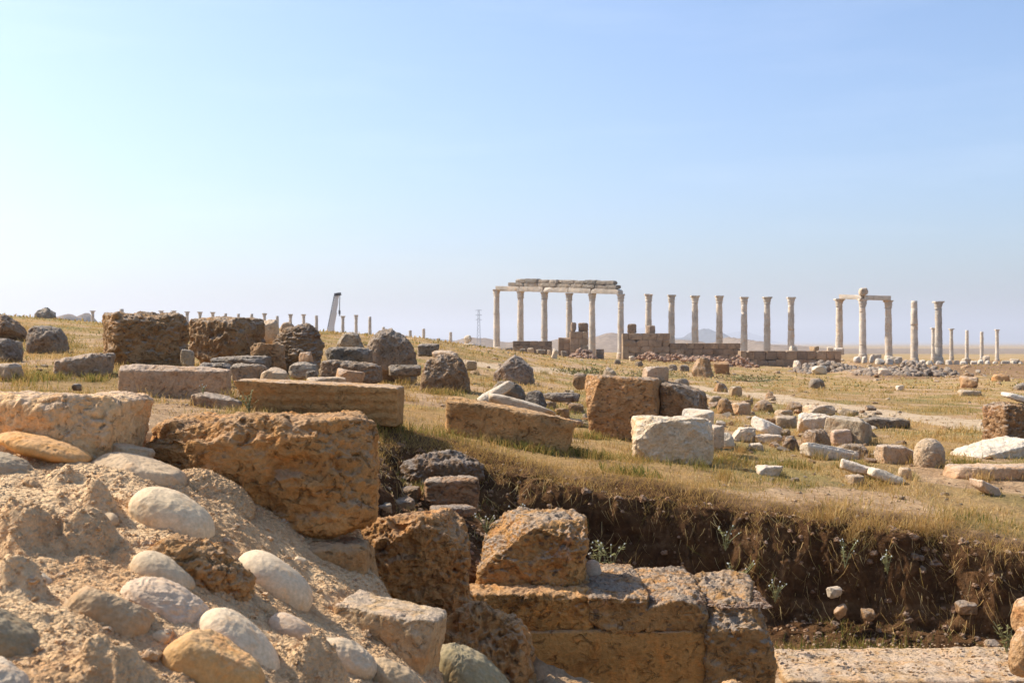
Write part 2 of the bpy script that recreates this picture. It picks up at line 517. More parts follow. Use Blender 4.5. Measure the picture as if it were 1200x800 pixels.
# far hills and mountains, each range a terrain mesh with real breadth
def hill_range(name, specs, Y0, Y1, base_z, colr, u0=-300, u1=1500, seed=1, n=260, m=60):
    us = np.linspace(u0, u1, n)
    ys = np.linspace(Y0, Y1, m)
    U, Yg = np.meshgrid(us, ys, indexing='ij')
    Ym = 0.5 * (Y0 + Y1)
    X = (U - 600) / F * Ym
    x, y = X.reshape(-1), Yg.reshape(-1)
    z = np.full(len(x), base_z, float)
    L = (Y1 - Y0)
    for u, v, wpx in specs:
        pz = (400 - v) / F * Ym - base_z
        cx = (u - 600) / F * Ym
        w = wpx / F * Ym
        r = ((x - cx) / w) ** 2 + ((y - Ym) / (L * 0.27)) ** 2
        z = np.maximum(z, base_z + pz * np.exp(-r * 1.1))
    w = 30 / F * Ym
    z = z + (z - base_z) * 0.22 * fbm(P3(x / w, y / w), 5, seed)
    z = z - ss(np.abs(y - Ym) / L, 0.4, 0.5) * (abs(base_z) * 0.5 + 2)
    mt = NT(name + '_soil')
    tc = mt.n('ShaderNodeTexCoord')
    a = mt.noise(tc.outputs['Object'], 6.0 / w, 8, 0.65, 0.5)
    c = mt.mix(mt.rng(a, 0.4, 0.62), tuple(q * 0.75 for q in colr), tuple(q * 1.25 for q in colr))
    mt.bsdf(c, 1.0, None, 0.0)
    o = link(name, mk_mesh(name, np.stack([x, y, z], 1), grid_faces(n, m), mt.m, True))
    tag(o, kind='structure')
    return o

hill_range('hills', [(80, 366.5, 22), (560, 397, 55), (610, 400, 40), (712, 392, 50), (665, 397, 40), (800, 398, 30), (862, 396, 22), (905, 404, 45), (760, 400, 30), (960, 413, 80), (1080, 413.5, 120), (1230, 413, 90)], 550, 1000, -6, (0.24, 0.18, 0.13), seed=3)
hill_range('mountains', [(826, 386, 28), (795, 396, 26), (848, 397, 25), (500, 397, 70), (400, 398, 60), (915, 405, 40), (100, 385, 60)], 2200, 3400, -14, (0.12, 0.12, 0.12), seed=7)
hill_range('far_mountains', [(755, 386, 36), (868, 388, 34), (840, 392, 60), (700, 393, 50), (480, 397, 90), (1000, 408, 90)], 7600, 9200, -30, (0.10, 0.10, 0.11), seed=11)

# ------------------------------------------------------------------ stones
_lat = {}
def cube_lattice(nx, ny, nz):
    key = (nx, ny, nz)
    if key in _lat:
        return _lat[key]
    Vs, Fs, off = [], [], 0
    def face(n1, n2, fn, flip):
        nonlocal off
        i, j = np.meshgrid(np.arange(n1 + 1), np.arange(n2 + 1), indexing='ij')
        Vs.append(fn(i.reshape(-1), j.reshape(-1)))
        f = grid_faces(n1 + 1, n2 + 1) + off
        Fs.append(f[:, ::-1] if flip else f)
        off += (n1 + 1) * (n2 + 1)
    st = lambda a, b, c: np.stack([a + 0 * b, b + 0 * a, c + 0 * a], 1) if False else np.stack(np.broadcast_arrays(a, b, c), 1)
    face(nx, ny, lambda i, j: st(i, j, np.full_like(i, nz)), False)
    face(nx, ny, lambda i, j: st(i, j, np.full_like(i, 0)), True)
    face(nx, nz, lambda i, j: st(i, np.full_like(i, 0), j), False)
    face(nx, nz, lambda i, j: st(i, np.full_like(i, ny), j), True)
    face(ny, nz, lambda i, j: st(np.full_like(i, nx), i, j), False)
    face(ny, nz, lambda i, j: st(np.full_like(i, 0), i, j), True)
    V = np.concatenate(Vs); Fc = np.concatenate(Fs)
    k = (V[:, 0] * (ny + 1) + V[:, 1]) * (nz + 1) + V[:, 2]
    _, first, inv = np.unique(k, return_index=True, return_inverse=True)
    V = V[first].astype(float) / np.array([nx, ny, nz]) * 2 - 1
    _lat[key] = (V, inv.reshape(-1)[Fc])
    return _lat[key]

def normals(V, Fq):
    a = V[Fq[:, 2]] - V[Fq[:, 0]]
    b = V[Fq[:, 3]] - V[Fq[:, 1]]
    n = np.cross(a, b)
    out = np.zeros_like(V)
    for k in range(4):
        np.add.at(out, Fq[:, k], n)
    return out / (np.linalg.norm(out, axis=1, keepdims=True) + 1e-12)

def rot(yaw=0, rx=0, ry=0):
    a, b, c = (math.radians(q) for q in (yaw, rx, ry))
    Rz = np.array([[math.cos(a), -math.sin(a), 0], [math.sin(a), math.cos(a), 0], [0, 0, 1]])
    Rx = np.array([[1, 0, 0], [0, math.cos(b), -math.sin(b)], [0, math.sin(b), math.cos(b)]])
    Ry = np.array([[math.cos(c), 0, math.sin(c)], [0, 1, 0], [-math.sin(c), 0, math.cos(c)]])
    return Ry @ Rx @ Rz

GRAIN = [0.0]
def stone_shape(W, D, H, n=20, shape='block', seed=1, rough=1.0, rnd=0.12, cuts=4, jit=None, fft=None, pits=0.0, strata=1.0, top_rough=0.0, caves=0.0, planes=()):
    """a stone as a closed mesh, about W x D x H metres round the origin"""
    r = np.random.RandomState(seed * 7 + 13)
    if jit is None:
        jit = 0.30 if n < 26 else 0.2 if n < 45 else 0.10
        if n < 45: cuts = cuts + 6
    L = max(W, D, H)
    nn = [max(3, int(round(n * q / L))) for q in (W, D, H)]
    C, Fq = cube_lattice(*nn)
    C = C.copy()
    dims = np.array([W, D, H]) / 2
    if shape == 'round':
        # even out the lattice, then a super-ellipsoid
        C = np.sin(C * math.pi / 4) / math.sin(math.pi / 4)
        ln = (np.abs(C) ** 2.25).sum(1) ** (1 / 2.25)
        V = C / ln[:, None]
    elif shape == 'boulder':
        ln = (np.abs(C) ** 3.2).sum(1) ** (1 / 3.2)
        V = C / ln[:, None]
    else:
        rr = rnd
        inner = np.clip(C, -1 + rr, 1 - rr)
        d = C - inner
        dl = np.linalg.norm(d, axis=1, keepdims=True)
        V = inner + np.where(dl > 1e-9, d / np.maximum(dl, 1e-9) * rr, 0)
    # move the eight corners
    J = (r.rand(2, 2, 2, 3) - 0.5) * 2 * jit
    if fft:
        for kx, ky, kz, dx, dy, dz in fft:
            J[kx, ky, kz] += (dx, dy, dz)
    s = (V + 1) / 2
    for a in (0, 1):
        for b in (0, 1):
            for c in (0, 1):
                w = (s[:, 0] if a else 1 - s[:, 0]) * (s[:, 1] if b else 1 - s[:, 1]) * (s[:, 2] if c else 1 - s[:, 2])
                V = V + w[:, None] * J[a, b, c]
    if shape == 'boulder':
        V[:, :2] *= (1 - 0.2 * V[:, 2:3])
    # chips : flat facets cut off edges and corners
    for k in range(cuts):
        if shape == 'block':
            d = np.array([r.choice([-1.0, 1.0]) for _ in range(3)])
            if r.rand() < 0.6: d[r.randint(3)] = 0
            d = d + 0.35 * r.randn(3)
        else:
            d = r.randn(3)
        d /= np.linalg.norm(d)
        sup = (V @ d).max()
        lim = sup * (r.uniform(0.74, 0.93) if shape == 'block' else r.uniform(0.68, 0.92) if shape != 'round' else r.uniform(0.9, 0.98))
        ex = V @ d - lim
        V = V - np.where(ex > 0, ex * 0.93, 0)[:, None] * d
    for nx_, ny_, nz_, lm in planes:
        d = np.array([nx_, ny_, nz_], float); d /= np.linalg.norm(d)
        ex = V @ d - lm
        V = V - np.where(ex > 0, ex * 0.95, 0)[:, None] * d
    Ce = np.sort(np.abs(C), axis=1)[:, 1]
    edge = ss(Ce, 0.72, 1.0) if shape == 'block' else np.zeros(len(V))
    V = V * dims
    m = min(W, D, H)
    a = 0.05 * (0.45 * m + 0.55 * (W + D + H) / 3) * rough
    if a > 0:
        N = normals(V, Fq)
        q = V / (0.5 * (m + (W + D + H) / 3)) * 2.0 + r.rand(3) * 90
        q[:, 2] *= strata
        d = 1.0 * fbm(q * 0.9, 2, seed) + 0.55 * ridged(q * 2.0, 2, seed + 3)
        if n >= 14: d += 0.35 * fbm(q * 5, 3, seed + 5)
        if n >= 40: d += 0.22 * ridged(q * 10, 2, seed + 8)
        if n >= 100: d += 0.16 * ridged(q * 21, 2, seed + 9) - 0.9 * ss(vnoise(q * np.array([6.0, 6.0, 11.0]), seed + 10), 0.32, 0.6) * ss(vnoise(q * 1.3, seed + 14), -0.2, 0.3)
        if pits > 0 and n >= 14:
            hole = ss(vnoise(q * np.array([3.2, 3.2, 4.2]), seed + 11), 0.22, 0.55) + 0.7 * ss(vnoise(q * 8.0, seed + 12), 0.25, 0.6)
            d -= pits * 1.5 * hole
        if caves > 0:
            cv = vnoise(q * np.array([0.9, 0.9, 1.9]) + 5.5, seed + 31) + 0.25 * vnoise(q * 4.1, seed + 32)
            d -= caves * 2.6 * ss(cv, 0.16, 0.5)
        if top_rough > 0:
            up = ss(N[:, 2], 0.2, 0.8)
            d += top_rough * up * (ridged(q * 3.5, 3, seed + 15))
        d -= edge * (0.35 + 0.9 * np.maximum(0, vnoise(q * 1.6, seed + 21) + 0.25))
        V = V + N * (a * d)[:, None]
        if GRAIN[0] > 0:
            V = V + N * (GRAIN[0] * (fbm(V * 30, 3, seed + 41) + 0.7 * ridged(V * 55, 2, seed + 42)))[:, None]
    return V, Fq

BASES = []
SEED = [100]
def proj(V):
    return 600 + V[:, 0] / V[:, 1] * F, 400 - V[:, 2] / V[:, 1] * F

def fit_stone(box, Y=None, depth=0.75, yaw=None, rx=0, ry=0, bury=None, n=None, onz=None, **kw):
    """build a stone whose outline fills the given part of the view from the standpoint; Y is the distance of its near foot"""
    u0, v0, u1, v1 = box
    if bury is None: bury = 0.3 if kw.get('shape') in ('boulder', 'round') else 0.14
    SEED[0] += 1
    seed = kw.pop('seed', SEED[0])
    r = random.Random(seed)
    if Y is None:
        Y = hit((u0 + u1) / 2, v1)
    if yaw is None:
        yaw = r.uniform(-22, 22)
    W = (u1 - u0) / F * Y
    D = W * depth
    v1b = v1 + bury * (v1 - v0)
    zb = (400 - v1b) / F * Y
    zt = (400 - v0) / F * (Y + D)
    H = zt - zb
    H = max(0.4 * H, H - 0.9 * W * abs(math.sin(math.radians(ry))))
    while H < 0.22 * (v1 - v0) / F * Y + 0.02 and D > 0.05:
        D *= 0.85
        H = (400 - v0) / F * (Y + D) - zb
    if n is None:
        n = int(min(120, max(7, (u1 - u0) * 0.7, (v1 - v0) * 0.7)))
    V, Fq = stone_shape(W, D, H, n, seed=seed, **kw)
    V = V @ rot(yaw, rx, ry).T
    V[:, 1] += Y + D / 2
    for k in range(5):
        u, v = proj(V)
        sx = (u1 - u0) / (u.max() - u.min())
        V[:, 0] *= sx
        zc = V[:, 2].mean()
        u, v = proj(V)
        sz = (v1b - v0) / (v.max() - v.min())
        V[:, 2] *= min(1.6, max(0.6, sz))
        u, v = proj(V)
        ym = Y + D / 2
        V[:, 0] += ((u0 + u1) - (u.max() + u.min())) / 2 / F * ym
        V[:, 2] -= ((v0 + v1b) - (v.max() + v.min())) / 2 / F * ym
        V[:, 1] += Y - V[:, 1].min()
    return V, Fq, n

PAL = {'brown': (0.45, 0.285, 0.15), 'dark': (0.37, 0.245, 0.145), 'tan': (0.47, 0.33, 0.195), 'grey': (0.43, 0.36, 0.275), 'pale': (0.58, 0.475, 0.36),
       'white': (0.68, 0.59, 0.47), 'pink': (0.54, 0.40, 0.285), 'cream': (0.62, 0.47, 0.29), 'slate': (0.31, 0.255, 0.195), 'ochre': (0.48, 0.31, 0.15)}

def stone(name, label, cat, box, col='brown', mat='travertine', group=None, parent=None, **kw):
    V, Fq, n = fit_stone(box, **kw)
    loc = np.array([(V[:, 0].min() + V[:, 0].max()) / 2, (V[:, 1].min() + V[:, 1].max()) / 2, V[:, 2].min()])
    me = mk_mesh(name, V - loc, Fq, M[mat], smooth=(n >= 12))
    c = PAL[col] if isinstance(col, str) else col
    rr = random.Random(SEED[0])
    vv_ = rr.uniform(0.92, 1.08)
    c = (c[0] * vv_ * rr.uniform(0.99, 1.02), c[1] * vv_, c[2] * vv_ * rr.uniform(0.96, 1.03))
    if parent is not None:
        o = link(name, me, tuple(loc - np.array(parent.location)), parent, c)
        if label: o['label'] = label
        return o
    o = link(name, me, tuple(loc), None, c)
    if 8.0 < loc[1] < 45: BASES.append((loc[0], loc[1], float(np.ptp(V[:, 0])) / 2, float(np.ptp(V[:, 1])) / 2))
    return tag(o, label, cat, group)

# ------------------------------------------------------------------ mortar core of the near wall, with its cobbles
MP = [(0, 537, 4.45), (-250, 537, 4.45), (180, 547, 4.55), (300, 612, 4.62), (420, 655, 4.8), (0, 650, 3.45), (130, 650, 3.6), (250, 650, 3.92), (340, 700, 4.0),
      (0, 800, 2.6), (100, 800, 2.72), (200, 800, 2.88), (300, 800, 3.12), (400, 800, 3.5), (500, 800, 3.95), (430, 725, 4.35), (520, 760, 4.5), (-250, 800, 2.4), (-250, 650, 3.3)]
_mp = np.array([px(*q) for q in MP] + [(-2.0, 5.3, -0.62), (-1.0, 5.4, -0.72), (-1.2, 1.6, -0.80), (-2.2, 1.6, -0.45), (-0.55, 2.4, -1.15), (-0.3, 5.2, -1.0)])
_mt = TPS(_mp[:, :2], _mp[:, 2], 1e-4)
LUMPS = []
def mortar_z(X, Y, detail=True):
    X = np.asarray(X, float); Y = np.asarray(Y, float)
    z = _mt(np.stack([X, Y], 1))
    if detail:
        p = P3(X, Y)
        for xc, yc, rx, ry_, hh in LUMPS:
            m = (np.abs(X - xc) < rx * 1.7) & (np.abs(Y - yc) < ry_ * 1.7)
            if not m.any(): continue
            pm = p[m]
            rr_ = np.sqrt(((X[m] - xc) / rx) ** 2 + ((Y[m] - yc) / ry_) ** 2) + 0.22 * fbm(pm * 9, 3, 68) + 0.1 * fbm(pm * 24, 2, 69)
            z[m] = np.maximum(z[m], z[m] + hh * ss(rr_, 1.15, 0.15) * (0.85 + 0.22 * ridged(pm * 13, 3, 70)))
        z = z + 0.035 * fbm(p * 3.2, 3, 61) + 0.014 * ridged(p * 7, 2, 62) * ss(vnoise(p * 2.2, 63), -0.2, 0.5)
        g = fbm(p * 34, 3, 64)
        z = z + 0.0042 * g + 0.003 * np.maximum(vnoise(p * 68, 65), -0.1) + 0.010 * np.maximum(vnoise(p * 26, 66) - 0.15, 0)
    e = X - np.interp(Y, [1.0, 2.6, 3.4, 4.0, 4.3, 4.8, 5.4], [-0.75, -0.38, -0.16, -0.2, -0.3, -0.62, -0.8])
    e = np.maximum(e, 0.9 * (1.75 - Y))
    if detail:
        e = e + 0.05 * fbm(P3(X * 5, Y * 5), 3, 67)
    return z - 1.35 * ss(e, 0.0, 0.34)
_mY = np.linspace(2.0, 5.3, 900)
def hitm(u, v):
    X = (u - 600) / F * _mY
    k = np.nonzero((400 - v) / F * _mY <= mortar_z(X, _mY, False))[0]
    return float(_mY[k[0]]) if len(k) else 4.4

for u0_, v0_, u1_, v1_ in [(-25, 574, 84, 660), (58, 580, 150, 655), (86, 553, 138, 603), (52, 540, 98, 564), (-20, 640, 58, 718), (72, 742, 204, 830), (322, 735, 424, 818)]:
    yc_ = hitm((u0_ + u1_) / 2, v1_ - 0.25 * (v1_ - v0_))
    LUMPS.append((((u0_ + u1_) / 2 - 600) / F * yc_, yc_, 0.5 * (u1_ - u0_) / F * yc_, 0.42 * (u1_ - u0_) / F * yc_, 0.52 * (v1_ - v0_) / F * yc_))
t = NT('lime_mortar')
tc = t.n('ShaderNodeTexCoord'); v = tc.outputs['Object']
n1 = t.noise(v, 2.0, 6, 0.6, 0.3); n2 = t.noise(v, 9, 8, 0.65, 0.4); n3 = t.noise(v, 70, 6, 0.7); vo = t.voro(v, 55); vo2 = t.voro(v, 120)
c = t.mix(t.rng(n1, 0.36, 0.62), (0.66, 0.40, 0.195), (0.78, 0.525, 0.285))
c = t.mix(t.math('MULTIPLY', t.rng(n2, 0.5, 0.66), 0.6), c, (0.54, 0.29, 0.13))
c = t.mix(t.math('MULTIPLY', t.rng(vo, 0.32, 0.15), 0.3), c, (0.64, 0.52, 0.37))
c = t.scale(c, t.rng(n3, 0.3, 0.7, 0.8, 1.15, False))
h = t.math('ADD', t.math('ADD', t.math('MULTIPLY', n2, 1.4), t.math('MULTIPLY', n3, 0.5)), t.math('ADD', t.math('MULTIPLY', vo, -0.6), t.math('MULTIPLY', vo2, -0.3)))
t.bsdf(c, 1.0, t.bump(h, 0.022, 1.0), 0.05)
M['mortar'] = t.m

near_wall = empty('mortar_wall', (-1.5, 3.4, -0.75), 'sloping core of sandy lime mortar studded with rounded cobbles in the near left corner', 'wall')
mx = np.arange(-3.3, 0.30, 0.0068); my = np.arange(1.3, 5.3, 0.0068)
A, B = np.meshgrid(mx, my, indexing='ij')
a, b = A.reshape(-1), B.reshape(-1)
mv = np.stack([a, b, mortar_z(a, b)], 1)
link('mortar', mk_mesh('mortar', mv - np.array(near_wall.location), grid_faces(len(mx), len(my)), M['mortar']), (0, 0, 0), near_wall)

def cobble(name, label, box, col, mat='cobble', shape='round', rise=0.0, ry=None, dome=0.54, depth=0.75, Y=None, bury=None, yaw=0, n=None, **kw):
    """a stone half sunk in the sloping mortar: its long axis follows the slope, its dome stands out of it"""
    u0, v0, u1, v1 = box
    if Y is not None:
        return stone(name, label, None, box, col, mat, parent=near_wall, shape=shape, Y=Y, yaw=yaw, ry=ry or 0, depth=depth, bury=0.2 if bury is None else bury, **kw)
    SEED[0] += 1
    w, h = u1 - u0, v1 - v0
    uc, vc = (u0 + u1) / 2 - 0.05 * w, (v0 + v1) / 2 + 0.10 * h
    Yc = hitm(uc, vc)
    a = 0.5 * math.hypot(w, 0.8 * h) / F * Yc
    if ry is None: ry = math.degrees(math.atan2(0.8 * h, w))
    if mat == 'mortar':
        GRAIN[0] = 0.0035; dome *= 0.8; n = n or int(min(140, max(10, w * 1.5)))
    kw['rough'] = kw.get('rough', 1.0) * (0.9 if mat == 'cobble' else 1.0)
    V, Fq = stone_shape(2 * a, 2 * a * depth, 2 * a * dome, n or int(min(90, max(10, w * 0.8))), shape, seed=SEED[0], **kw)
    GRAIN[0] = 0.0
    V = V @ rot(yaw, 0, ry).T
    loc = np.array([(uc - 600) / F * Yc, Yc, (400 - vc) / F * Yc]) + rise * np.array([0.4, 0, 0.9])
    me = mk_mesh(name, V, Fq, M[mat], True)
    o = link(name, me, tuple(loc - np.array(near_wall.location)), near_wall, col if not isinstance(col, str) else PAL[col])
    if label: o['label'] = label
    return o
CW = (0.72, 0.58, 0.41)
cobble('cobble', 'flat orange cobble split along its length', (6, 503, 110, 539), (0.60, 0.345, 0.14), dome=0.19, cuts=3, rough=0.6)
cobble('cobble', 'flat sand coloured cobble with a thin flake broken off on top', (122, 530, 219, 562), (0.55, 0.42, 0.28), 'cobble', 'boulder', dome=0.24, cuts=4, rough=0.5)
cobble('flake', None, (126, 529, 176, 544), (0.50, 0.37, 0.24), 'cobble', 'block', rnd=0.3, rough=0.7)
cobble('cobble', 'large smooth egg shaped cream cobble', (161, 568, 253, 636), (0.72, 0.58, 0.40), cuts=1, rough=0.3)
cobble('cobble', 'rough cobble coated in mortar below the big block', (214, 546, 296, 606), (0.46, 0.32, 0.18), 'mortar', rough=1.0, cuts=3)
cobble('cobble', 'grey rounded cobble at the picture edge', (-30, 533, 40, 563), (0.40, 0.32, 0.22), rough=0.8)
cobble('porous_stone', 'brown porous stone with deep holes', (192, 623, 292, 706), (0.50, 0.335, 0.18), 'travertine', 'boulder', rough=1.5, pits=0.8, cuts=5)
cobble('cobble', 'pale round cobble dusted with mortar', (162, 643, 226, 700), (0.60, 0.48, 0.33), rough=0.35, cuts=2)
cobble('cobble', 'long white cobble half in the shadow of the block', (283, 638, 364, 714), (0.74, 0.60, 0.43), rough=0.2, cuts=1)
cobble('cobble', 'fluted pinkish cobble', (150, 677, 242, 738), (0.56, 0.44, 0.33), rough=0.75, cuts=2, strata=3)
cobble('cobble', 'brown angular cobble', (90, 683, 181, 748), (0.45, 0.32, 0.19), 'cobble', 'boulder', rough=0.7, cuts=5)
cobble('cobble', 'smooth white cobble shaped like a boot', (240, 704, 330, 792), CW, rough=0.35, cuts=1, fft=[(1, 0, 1, 0.0, 0, -0.35), (1, 1, 1, 0.0, 0, -0.35)])
cobble('cobble', 'orange veined angular cobble', (214, 733, 307, 812), (0.60, 0.37, 0.16), 'cobble', 'boulder', rough=0.6, cuts=6)
cobble('cobble', 'dark greenish cobble at the picture edge', (-45, 702, 50, 784), (0.30, 0.24, 0.15), rough=0.6, cuts=3)
cobble('cobble', 'white stone in the bottom corner', (-40, 758, 36, 830), (0.62, 0.52, 0.40), 'cobble', 'boulder', rough=0.6)
cobble('cobble', 'small pale pink cobble', (316, 718, 365, 750), (0.60, 0.47, 0.35), rough=0.4)
cobble('cobble', 'pale flat stone low on the slope', (374, 748, 442, 790), (0.58, 0.47, 0.34), rough=0.7)
cobble('cobble', None, (436, 770, 500, 822), (0.46, 0.34, 0.21), rough=0.8)
for k, (bx) in enumerate([(120, 600, 140, 614), (150, 630, 166, 644), (40, 668, 62, 684), (62, 700, 86, 716), (258, 610, 280, 626), (296, 700, 318, 716), (180, 736, 200, 752), (20, 736, 40, 750),
                          (345, 650, 362, 662), (255, 690, 270, 704), (130, 668, 146, 682), (30, 560, 48, 572), (206, 655, 222, 668), (370, 700, 388, 714)]):
    cobble('pebble', None, bx, [(0.52, 0.4, 0.26), (0.44, 0.3, 0.17), (0.6, 0.5, 0.37)][k % 3], 'mortar' if k % 2 else 'cobble', 'boulder', rough=1.0, n=10)
# masonry set in the same mortar
cobble('block', 'rough tan block under the big travertine block', (296, 622, 446, 716), (0.44, 0.31, 0.18), 'travertine', 'block', Y=4.66, rough=0.6, depth=0.6, bury=0.3)
cobble('block', 'squared block with a white flaking top', (380, 690, 524, 812), (0.55, 0.43, 0.28), 'limestone', 'block', Y=4.02, yaw=-14, ry=9, rough=0.45, rnd=0.08, depth=0.62, fft=[(0, 0, 0, 0.1, 0, 0)])

# ------------------------------------------------------------------ large blocks lying on and beside the near wall
stone('limestone_block', 'large cream limestone block at the left edge on the mortar slope', 'stone block', (-75, 457, 181, 546), (0.76, 0.55, 0.33), 'limestone', Y=4.45, yaw=-7, depth=0.6, rough=0.75, rnd=0.16, cuts=7, n=120, bury=0.15)
stone('travertine_block', 'largest brown pitted travertine block overhanging the near mortar wall', 'stone block', (168, 480, 446, 622), (0.52, 0.325, 0.155), 'travertine', Y=4.72, yaw=5, depth=0.72, rough=0.7, rnd=0.22, cuts=3, n=190, pits=0.2, caves=0.6, planes=[(0.85, -0.45, 0.25, 1.12), (0.6, -0.2, -0.75, 1.2), (-0.1, -0.7, 0.7, 1.22)], top_rough=0.4, bury=0.1, strata=1.15, jit=0.04,
      fft=[(0, 0, 0, 0.05, 0, 0.25), (0, 1, 0, 0.05, 0, 0.2)])
stone('travertine_block', 'brown block with round holes between the biggest block and the trench', 'stone block', (414, 594, 557, 722), (0.50, 0.31, 0.145), 'travertine', Y=5.45, yaw=9, depth=0.75, caves=0.5, rough=0.75, rnd=0.14, cuts=3, n=120, pits=0.7, bury=0.15, planes=[(0.7, -0.2, 0.7, 1.12), (-0.5, -0.6, 0.6, 1.25)])
stone('travertine_block', 'squarish brown travertine block with a slanting top corner on the trench wall', 'stone block', (556, 593, 691, 704), (0.60, 0.365, 0.155), 'travertine_lichen', Y=6.12, yaw=-5, depth=0.8, caves=0.3, rough=0.75, rnd=0.1, cuts=3, n=120, pits=0.4, bury=0.03, top_rough=0.6, planes=[(-0.75, -0.25, 0.62, 0.78), (0.7, -0.1, -0.7, 1.12), (-0.6, 0, -0.8, 1.15), (0.5, -0.5, 0.7, 1.35)],
      fft=[(0, 0, 1, 0.1, 0, -0.05), (1, 0, 0, -0.1, 0, 0)])
stone('porous_boulder', 'rounded porous boulder with a sunlit crest below the trench blocks', 'boulder', (500, 703, 629, 815), (0.48, 0.31, 0.16), 'travertine', shape='boulder', Y=4.95, depth=0.7, rough=1.2, ry=14, pits=0.8, n=80)
stone('green_boulder', 'smooth olive stained boulder at the foot of the near wall', 'boulder', (500, 752, 612, 850), (0.30, 0.25, 0.15), 'cobble', shape='round', Y=4.25, ry=28, depth=0.8, rough=0.5)
stone('rubble_stone', 'rough stone top showing at the bottom edge below the trench wall', 'stone', (590, 789, 726, 860), 'tan', 'travertine', Y=4.9, rough=1.4, shape='boulder', n=60)
stone('rubble_stone', 'small stone tip at the bottom edge under the lichen dark wall end', 'stone', (835, 795, 890, 850), 'tan', 'travertine', Y=4.9, rough=1.3, shape='boulder')

trench_wall = empty('trench_wall', (0.4, 6.3, -2.0), 'long ashlar wall with a gravelly top standing in the trench', 'wall')
def wpart(label, u0, u1, vt, vb, y0, y1, col, mat='travertine', seed=1, n=120, **kw):
    x0, x1 = (u0 - 600) / F * 6.0, (u1 - 600) / F * 6.0
    z1, z0 = (400 - vt) / F * 6.0, (400 - vb) / F * 6.0
    V, Fq = stone_shape(x1 - x0, y1 - y0, z1 - z0, n, seed=seed, **dict(dict(rough=0.45, rnd=0.05, cuts=2, jit=0.012), **kw))
    o = link('wall_block', mk_mesh('wall_block', V, Fq, M[mat], True), tuple(np.array([(x0 + x1) / 2, (y0 + y1) / 2, (z0 + z1) / 2]) - np.array(trench_wall.location)), trench_wall, col)
    if label: o['label'] = label
W1, W2 = (0.58, 0.345, 0.14), (0.52, 0.31, 0.135)
wpart(None, 520, 694, 698, 742, 6.02, 6.9, W1, seed=3, pits=0.3, n=150, top_rough=0.6, rough=0.6)
wpart('capping block with a black weathered edge', 690, 760, 701, 741, 6.0, 6.88, W2, 'travertine_lichen', 4, n=170, top_rough=0.9, cuts=5, rough=0.65, caves=0.3)
wpart(None, 757, 830, 705, 741, 6.0, 6.86, W2, 'travertine_lichen', 5, n=170, top_rough=1.0, cuts=5, rough=0.65, caves=0.3)
wpart('smooth tan lower course with a hollow', 500, 830, 738, 880, 5.985, 6.8, W1, 'travertine', 6, n=190, cuts=2, rough=0.16, caves=0.5)
wpart('taller end block mottled with dark lichen', 825, 908, 712, 880, 5.95, 6.83, (0.42, 0.265, 0.125), 'travertine_lichen', 8, n=190, pits=0.5, top_rough=0.9, rough=0.6, cuts=4, caves=0.3)
stone('pink_stone', 'small smooth pinkish stone on the trench wall beside the slanting block', 'stone', (684, 655, 705, 679), (0.50, 0.39, 0.31), 'cobble', shape='round', Y=6.5, rough=0.5, bury=0.1)
stone('paving_slab', 'pale flat slab along the sunlit trench floor', 'slab', (905, 757, 1290, 830), (0.52, 0.385, 0.235), 'limestone', Y=6.75, yaw=1, depth=0.36, rough=0.35, rnd=0.06, cuts=2, n=120, bury=0.2)
stone('rubble_stone', 'upper of two stacked rough stones at the right edge of the trench', 'stone', (1184, 698, 1230, 738), 'tan', 'limestone', shape='boulder', Y=6.6, bury=0.1, n=30)
stone('rubble_stone', 'lower of two stacked rough stones at the right edge of the trench', 'stone', (1181, 733, 1240, 786), 'tan', 'limestone', shape='boulder', Y=6.5, bury=0.2, n=30)

# stones in and against the earth bank
S = stone
S('ledge_rock', 'broad earthy rock ledge at the top left of the trench bank', 'rock', (464, 526, 572, 570), (0.25, 0.16, 0.09), 'boulder', Y=8.35, shape='boulder', rough=1.6, depth=0.6, n=80)
S('rubble_block', 'dark layered block with a pale knob on its upper right corner in the trench', 'stone block', (496, 556, 563, 598), 'dark', 'travertine_lichen', Y=7.5, yaw=6, rough=0.9, depth=0.7, n=50, strata=2.5)
S('rubble_stone', 'rounded brown stone left of the dark layered trench block', 'stone', (462, 568, 494, 588), 'dark', 'boulder', Y=7.5, rough=1.2)
S('rubble_stone', 'low brown stone in front of the rounded brown trench stone', 'stone', (450, 581, 488, 600), 'dark', 'boulder', Y=7.1, rough=1.2)
S('rubble_stone', 'flat grassy stone below the dark layered trench block', 'stone', (502, 590, 559, 606), 'dark', 'boulder', Y=6.8, rough=1.1)
S('rubble_stone', 'light grey lichened stone beside the right end of the biggest block', 'stone', (424, 586, 460, 602), 'grey', 'boulder', Y=6.4, rough=1.1)
S('bank_stone', 'white angular stone stuck in the shaded bank', 'stone', (968, 686, 987, 701), (0.55, 0.5, 0.45), 'limestone', Y=7.85, shape='block', rough=0.8, n=14, bury=0)
S('bank_stone', 'tan tilted stone below the white one in the bank', 'stone', (977, 707, 993, 726), (0.42, 0.28, 0.16), 'limestone', Y=7.8, shape='block', ry=-35, rough=0.8, n=14, bury=0)
S('bank_stone', 'brown stone low in the bank right of the tan tilted one', 'stone', (1008, 712, 1026, 728), 'brown', 'boulder', Y=7.75, n=14, bury=0)
S('bank_stone', 'large dark stone in the shaded bank towards the right edge', 'stone', (1118, 702, 1146, 720), 'dark', 'boulder', Y=7.7, n=16, bury=0)
S('bank_stone', 'small round tan stone hanging in the upper bank', 'stone', (886, 630, 897, 643), 'tan', 'boulder', Y=8.2, n=10, bury=0)
